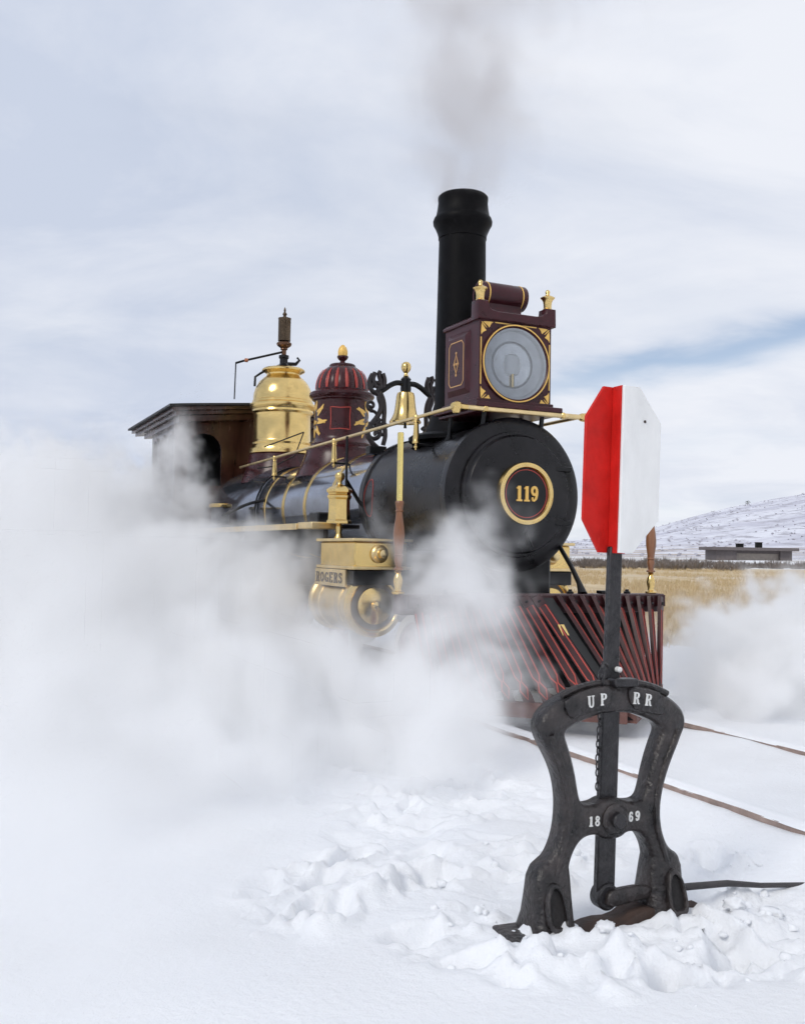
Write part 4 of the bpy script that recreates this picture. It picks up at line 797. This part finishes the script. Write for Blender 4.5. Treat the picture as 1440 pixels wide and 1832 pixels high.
# ------------------------------------------------------------------ switch stand (y across the track, x towards the front face)
ST = empty('switch_stand', tuple(tl(4.05, -2.212, -.10)), (0, 0, 0)); ST.rotation_euler = (Matrix.Rotation(RZ, 3, 'Z') @ Matrix.Rotation(R(-1.6), 3, 'X')).to_euler()
tag(ST, 'black cast iron harp switch stand with red and white target standing in the snow', 'switch stand')
half = [(.08, .902), (.16, .888), (.225, .862), (.285, .828), (.325, .795), (.342, .755), (.335, .715), (.305, .665), (.27, .61), (.243, .55), (.228, .48), (.226, .415), (.233, .35), (.252, .295), (.278, .255), (.322, .232), (.338, .19), (.338, .11), (.342, .05), (.345, -.03), (.188, -.03), (.186, .08), (.188, .14), (.195, .185), (.195, .225), (.180, .275), (.150, .318), (.115, .335), (.07, .337), (.045, .318)]
hole = [(.07, .79), (.13, .775), (.19, .752), (.225, .735), (.234, .712), (.217, .675), (.196, .62), (.178, .56), (.165, .50), (.152, .46), (.125, .445), (.07, .448), (.04, .462)]
og = [(0, .905)] + half + [(0, .312)] + [(-a, b) for a, b in half[::-1]]
hg = [(0, .795)] + hole + [(0, .468)] + [(-a, b) for a, b in hole[::-1]]
sfn = lambda a, b, d: (d, a, b)
fr = obj('harp_frame', M().plate(chaikin(og, 2), [chaikin(hg, 2)], sfn, -.048, .048, inset=.014), IRON, ST, smooth=50)
# raised web along the arms and the arch plates that carry the letters
for sg in (-1, 1):
    obj('arm_rib', M().tube([(.046, sg * a, b) for a, b in chaikin([(.30, .72), (.285, .68), (.245, .60), (.212, .51), (.198, .42), (.208, .34), (.235, .27), (.262, .20), (.268, .10)], 2, False)], .014, 8), IRON, fr)
    c0 = [(.035, .898), (.10, .894), (.17, .880), (.23, .856), (.255, .838), (.225, .772), (.17, .795), (.10, .808), (.05, .812)] if sg < 0 else [(.035, .893), (.10, .889), (.17, .875), (.20, .866), (.215, .792), (.20, .778), (.14, .790), (.06, .808)]
    obj('letter_plate', M().plate([(sg * a, b) for a, b in chaikin(c0, 1)], [], sfn, .040, .062, inset=.005), IRON, fr, smooth=50)
    obj('arch_lip', M().tube([(.030, sg * a, b) for a, b in chaikin([(.03, .906), (.10, .905), (.18, .889), (.25, .86)], 2, False)], .013, 8), IRON, fr)
    # foot: flared shoe with a pocket and a toe
    m = M(); secs = [(-.06, .17, .362, .115), (.0, .175, .352, .105), (.05, .178, .345, .085), (.12, .18, .344, .068), (.19, .185, .341, .058), (.225, .19, .325, .053), (.25, .195, .29, .050)]
    v = []; n = 16
    for z, a, b, dp in secs:
        cx_, rx = (a + b) / 2, (b - a) / 2
        for j in range(n):
            t_ = 2 * PI * j / n; cs, sn_ = math.cos(t_), math.sin(t_); v.append((math.copysign(abs(sn_) ** .5, sn_) * dp, sg * (cx_ + math.copysign(abs(cs) ** .5, cs) * rx), z))
    f = [(k * n + j, k * n + (j + 1) % n, (k + 1) * n + (j + 1) % n, (k + 1) * n + j) for k in range(len(secs) - 1) for j in range(n)] + [tuple(range(n))[::-1], tuple(range((len(secs) - 1) * n, len(secs) * n))]
    m.add(v, f); obj('foot', m, IRON, ST, smooth=45)
    m = M()                                              # dark pocket cast into the outer shoulder of each foot
    pk = chaikin([(.232, .02), (.318, .02), (.322, .09), (.312, .155), (.282, .19), (.248, .17), (.234, .10)], 2)
    m.plate(pk, [[(.278 + (a - .278) * .74, .1 + (b - .1) * .78) for a, b in pk]], (lambda a, b, d, sg=sg: (d + (.14 - b) * .30, sg * a, b)), .05, .088, inset=.004); obj('pocket_rim', m, IRON, ST, smooth=50)
    m = M(); m.plate([(.278 + (a - .278) * .76, .1 + (b - .1) * .80) for a, b in pk], [], (lambda a, b, d, sg=sg: (d + (.14 - b) * .30, sg * a, b)), .05, .071); obj('pocket', m, mat('pocket_shadow_iron', (.012, .010, .010), .7, var=.4, vscale=20, bump=.4, bscale=50), ST)
    obj('foot_flange', M().box((-.10, min(sg * .15, sg * .44), -.032), (.10, max(sg * .15, sg * .44), -.002)), RUST if sg > 0 else IRON, ST, bevel=.012)
    obj('foot_spike', M().tube([(.10, sg * .25, -.04), (.105, sg * .25, .0), (.10, sg * .25, .012)], [.014, .014, .02], 8), RUST, ST)
for s_, x_, yb, a_ in (('U', -.150, .816, .10), ('P', -.094, .825, .05), ('R', .058, .828, -.05), ('R', .115, .821, -.10)):
    m = M(); text(m, s_, 0, 0, .046, (lambda px, py, d, x_=x_, a_=a_, yb=yb: (d, x_ + px * math.cos(a_) - py * math.sin(a_), yb + py * math.cos(a_) + px * math.sin(a_))), .058, .0655, wide=1.05); obj('letter', m, WHITEL, ST, smooth=0)
for s_, x_, yb in (('1', -.121, .372), ('8', -.092, .372), ('6', .064, .377), ('9', .096, .378)):
    m = M(); text(m, s_, x_, yb, .038, sfn, .044, .0515, .70, .95); obj('numeral', m, WHITEL, ST, smooth=0)
obj('pivot_boss', M().lathe([(.060, .040), (.060, .056), (.050, .064), (.030, .065)], (0, 0, .392), 'x', 32), IRON, ST)
obj('pivot_bolt', M().lathe([(.030, .060), (.030, .082), (.024, .088), (.0, .089)], (0, 0, .392), 'x', 20), IRON2, ST)
# lever: square below, slimmer above the arch
lv = obj('lever', M().add([(x * .014 - .004, y * wd_, z) for z, wd_ in ((.085, .042), (.915, .040), (.95, .031), (1.43, .0285)) for x, y in ((-1, -1), (1, -1), (1, 1), (-1, 1))], [(a + 4 * k, (a + 1) % 4 + 4 * k, (a + 1) % 4 + 4 * k + 4, a + 4 * k + 4) for k in range(3) for a in range(4)] + [(3, 2, 1, 0), (12, 13, 14, 15)]), IRON2, ST, bevel=.005)
obj('lever_eye', M().lathe([(.050, -.03), (.050, .018), (.042, .024)], (0, .004, .088), 'x', 28), IRON2, lv)
obj('latch', M().box((.020, -.035, .895), (.075, .075, .925)), IRON2, ST, bevel=.006)
obj('latch_pin', M().lathe([(.011, .01), (.011, .03), (.006, .034)], (0, .018, .955), 'x', 12), WHITEL, ST)
# target: a red board and, standing proud of it, a white board
rd = [(-.045, 1.405), (.055, 1.405), (.055, 2.06), (-.045, 2.06), (-.168, 1.935), (-.172, 1.535)]
obj('red_target', M().plate([(-.062, 1.405), (.03, 1.405), (.03, 2.06), (-.062, 2.06), (-.142, 1.935), (-.142, 1.530)], [], sfn, -.036, -.020, inset=.003), REDP, ST, smooth=30)
obj('target_spine', M().box((-.0195, -.022, 1.404), (.036, .022, 2.061)), REDP, ST, smooth=0, bevel=.003)
wt = obj('white_target', M().plate([(-.020, 1.406), (.046, 1.406), (.168, 1.540), (.168, 1.925), (.060, 2.059), (-.020, 2.059)], [], sfn, .0365, .050, inset=.003), WHITEP, ST, smooth=30)
obj('screw', M().lathe([(.006, .049), (.006, .052), (.003, .054)], (0, .085, 1.925), 'x', 10), RUST, wt)
# chain hanging down the lever
m = M(); lk = [(0.009 * math.cos(t_), 0.017 * math.sin(t_)) for t_ in [2 * PI * k / 10 for k in range(11)]]
for k in range(17):
    zc = .94 - k * .0265; x_ = .036 + .004 * math.sin(k); y_ = -.076 + .003 * math.sin(k * 1.3)
    m.tube([(x_ + (p[0] if k % 2 else p[0] * .2), y_ + (0 if k % 2 else p[0]), zc + p[1]) for p in lk], .0032, 5, caps=False)
obj('chain', m, IRON2, ST, smooth=60)
obj('chain_hook', M().tube([(.02, -.035, .97), (.04, -.070, .985), (.045, -.080, .965), (.036, -.076, .945)], .007, 8), IRON2, ST)
# crank and throw rod at the foot
obj('crank', M().plate(chaikin([(-.02, .055), (.08, .065), (.16, .075), (.235, .07), (.235, .105), (.14, .128), (.05, .125), (-.01, .118)], 1), [], sfn, .016, .046, inset=.005), IRON, ST, smooth=50)
obj('base_bar', M().plate(chaikin([(-.15, -.02), (-.05, -.05), (.10, -.05), (.24, -.05), (.24, .045), (.12, .04), (.05, .0), (-.05, .005)], 1), [], sfn, -.05, .072, inset=.006), RUST, ST, smooth=50)
TR = obj('throw_rod', M().tube([(0, .10, .085), (.0, .42, .082), (.0, .62, .075), (.005, .80, .05), (.01, 1.4, .0)], [.0145, .0145, .0135, .011, .009], 12).lathe([(.026, .34), (.026, .38)], (0, 0, .083), 'y', 14), mat('rod_iron', (.04, .036, .038), .5, var=.4, vscale=12), ST)
obj('rod_clevis', M().box((-.03, .36, -.03), (.05, .46, .02)), RUST, ST, bevel=.014)

# loose clods of snow round the stand
SNOWC = mat('snow_clod', (.86, .875, .90), .65, bump=.35, bscale=45, spec=.25)
m = M(); rn = random.Random(21)
for _ in range(90):
    x, y, r = rn.choice(TRAMPLE[4:13]); x += rn.gauss(0, .5) * r; y += rn.gauss(0, .5) * r; q = rn.choice((.005, .007, .010, .014, .018, .024))
    blob(m, (x, y, ground_z(x, y) + q * .25), q * rn.uniform(.8, 1.2), rn, rn.uniform(.6, .9), 2)
def drift(cs):
    for (s_, u_, q) in cs: p = tl(s_, u_); blob(m, (p.x, p.y, ground_z(p.x, p.y) + q * .2), q, rn, .55, 3)
drift([(4.22, -2.02, .040), (4.25, -2.35, .035), (4.2, -1.70, .045), (4.24, -1.55, .05)])
co = obj('snow_clods', m, SNOWC, smooth=180); tag(co, 'loose clods of kicked-up snow round the foot of the switch stand', 'snow', kind='stuff')

# ------------------------------------------------------------------ steam and smoke: density grids built with geometry nodes
def cloud(name, mn, mx_, vox, puffs, K, noise, density, color, label, loc, rot, aniso=0.0, absorb=None):
    """puffs: (cx, cy, cz, rx, ry, rz, weight); noise: (scale, detail, amp, lo, hi, warp)"""
    g = bpy.data.node_groups.new(name + '_field', 'GeometryNodeTree'); g.interface.new_socket('Geometry', in_out='OUTPUT', socket_type='NodeSocketGeometry')
    n_ = g.nodes.new; l_ = g.links.new
    def put(i, v):
        if isinstance(v, (int, float)): i.default_value = v
        elif isinstance(v, tuple): i.default_value = v
        else: l_(v, i)
    def ma(op, a, b=None, c=None):
        n = n_('ShaderNodeMath'); n.operation = op
        for i, v in enumerate((a, b, c)):
            if v is not None: put(n.inputs[i], v)
        return n.outputs[0]
    def vm(op, a, b=None):
        n = n_('ShaderNodeVectorMath'); n.operation = op; put(n.inputs[0], a)
        if b is not None: put(n.inputs[3] if op == 'SCALE' else n.inputs[1], b)
        return n.outputs[1] if op == 'LENGTH' else n.outputs[0]
    def sm(v, a, b):
        n = n_('ShaderNodeMapRange'); n.interpolation_type = 'SMOOTHSTEP'; put(n.inputs[0], v); n.inputs[1].default_value = a; n.inputs[2].default_value = b; return n.outputs[0]
    sc_, det, amp, lo, hi, warp, nst = noise; dist = .5
    pos = n_('GeometryNodeInputPosition').outputs[0]
    wn = n_('ShaderNodeTexNoise'); wn.inputs['Scale'].default_value = sc_ * .55; wn.inputs['Detail'].default_value = 2; l_(pos, wn.inputs['Vector'])
    wp = vm('ADD', pos, vm('SCALE', vm('SUBTRACT', wn.outputs['Color'], (.5, .5, .5)), warp))
    nz = n_('ShaderNodeTexNoise'); nz.inputs['Scale'].default_value = sc_; nz.inputs['Detail'].default_value = det; nz.inputs['Roughness'].default_value = .60; nz.inputs['Distortion'].default_value = dist; l_(vm('MULTIPLY', wp, nst), nz.inputs['Vector'])
    total = None
    for pf_ in puffs:
        cx_, cy_, cz_, rx, ry, rz, wt_ = pf_[:7]; h2 = pf_[7] if len(pf_) > 7 else hi; am = pf_[8] if len(pf_) > 8 else amp
        d = vm('LENGTH', vm('DIVIDE', vm('SUBTRACT', wp, (cx_, cy_, cz_)), (rx, ry, rz)))
        e = ma('MULTIPLY', ma('SUBTRACT', 1.0, d), 1.0)
        v = sm(ma('ADD', e, ma('MULTIPLY', ma('SUBTRACT', nz.outputs[0], .5), am)), lo, h2)
        v = ma('MULTIPLY', v, wt_)
        total = v if total is None else ma('ADD', total, v)
    dens = ma('MULTIPLY', total, K)
    vc = n_('GeometryNodeVolumeCube'); l_(dens, vc.inputs['Density']); vc.inputs['Min'].default_value = mn; vc.inputs['Max'].default_value = mx_
    for i, ax in enumerate('XYZ'): vc.inputs['Resolution ' + ax].default_value = max(8, int((mx_[i] - mn[i]) / vox))
    sm_ = n_('GeometryNodeSetMaterial'); l_(vc.outputs[0], sm_.inputs[0])
    m = bpy.data.materials.new(name + '_vapour'); m.use_nodes = True; t = m.node_tree; t.nodes.clear()
    o = t.nodes.new('ShaderNodeOutputMaterial'); pv = t.nodes.new('ShaderNodeVolumePrincipled'); t.links.new(pv.outputs[0], o.inputs['Volume'])
    pv.inputs['Color'].default_value = (*color, 1); pv.inputs['Density'].default_value = density; pv.inputs['Anisotropy'].default_value = aniso
    if absorb: pv.inputs['Absorption Color'].default_value = (*absorb, 1)
    sm_.inputs['Material'].default_value = m
    go = n_('NodeGroupOutput'); l_(sm_.outputs[0], go.inputs[0])
    vd = bpy.data.volumes.new(name); ob = bpy.data.objects.new(name, vd); COL.objects.link(ob); ob.location = loc; ob.rotation_euler = rot
    vd.materials.append(m)
    md = ob.modifiers.new('field', 'NODES'); md.node_group = g
    tag(ob, label, name, kind='stuff'); return ob
LOCT = ((C0.x, C0.y, 0), (0, 0, RZ))
cloud('steam', (-15, -8.5, -.25), (5.6, -.3, 3.7), .05,
      [(-3.5, -4.9, .2, 6.5, 3.3, 2.1, .8, .7, 1.5),
       (-9.0, -3.2, .9, 5.0, 2.1, 2.1, 1.0, .6, 2.2),
       (-4.0, -2.3, .3, 3.0, 1.1, 1.2, 1.0, .6, 2.6),
       (-.2, -2.6, .1, 2.3, 1.25, .75, 1.0, .6, 2.4),
       (-.3, -3.8, .1, 3.6, 1.5, 1.0, .8, .6, 1.0),
       (1.2, -1.65, .2, 1.05, .62, .60, 1.0, .6, 3.6),
       (.8, -1.2, .75, .9, .5, .75, .8, .75, 4.4),
       (.6, -.9, 1.05, .65, .4, .75, .36, .75, 4.4),
       (.6, -2.7, .0, 2.0, 1.0, .6, .8, .6, 1.4),
       (-.6, -1.75, .45, 1.6, .55, .72, .55, .8, 3.6),
       (-3.2, -1.8, .5, 2.2, .65, .95, 1.0, .7, 2.2),
       (-6.6, -1.7, 1.9, 1.25, .5, 1.15, .6, .7, 4.2),
       (-3.8, -1.4, 1.15, 2.4, .5, .55, .9, .7, 3.8),
       (2.3, -4.4, -.05, 3.2, 1.5, .75, .32, .8, 1.0)],
      1.0, (1.9, 7.0, 3.0, .05, .7, .6, (1, 1, 1)), 3.2, (.998, .999, 1.0), 'white steam pouring from the cylinders over the left of the scene', *LOCT)
cloud('steam', (-6, 1.0, -.25), (4.0, 12, 2.6), .06,
      [(0, 4.6, -.1, 2.4, 2.8, 1.0, 1.0), (-1.6, 8.2, .15, 3.0, 3.2, 1.2, 1.0), (.4, 2.6, -.1, 1.2, 1.1, .8, 1.0)],
      1.0, (1.8, 7.0, 2.8, .05, .40, .5, (1, 1, 1)), 5.0, (.998, .999, 1.0), 'white bank of steam drifting low to the right of the pilot', *LOCT)
cloud('smoke', (-3.2, -1.6, 4.80), (.9, 2.4, 8.6), .06,
      [(-1.25, 0, 4.8, .42, .42, .9, 1.0), (-1.25, .05, 5.6, .62, .62, 1.4, .8), (-1.3, .2, 6.9, 1.0, 1.05, 1.7, .6), (-1.35, .4, 8.4, 1.3, 1.6, 1.9, .55)],
      1.0, (2.0, 7.0, 3.0, .0, .95, .6, (1, 1, .6)), 1.2, (.74, .72, .72), 'thin grey brown smoke rising straight from the stack', *LOCT)
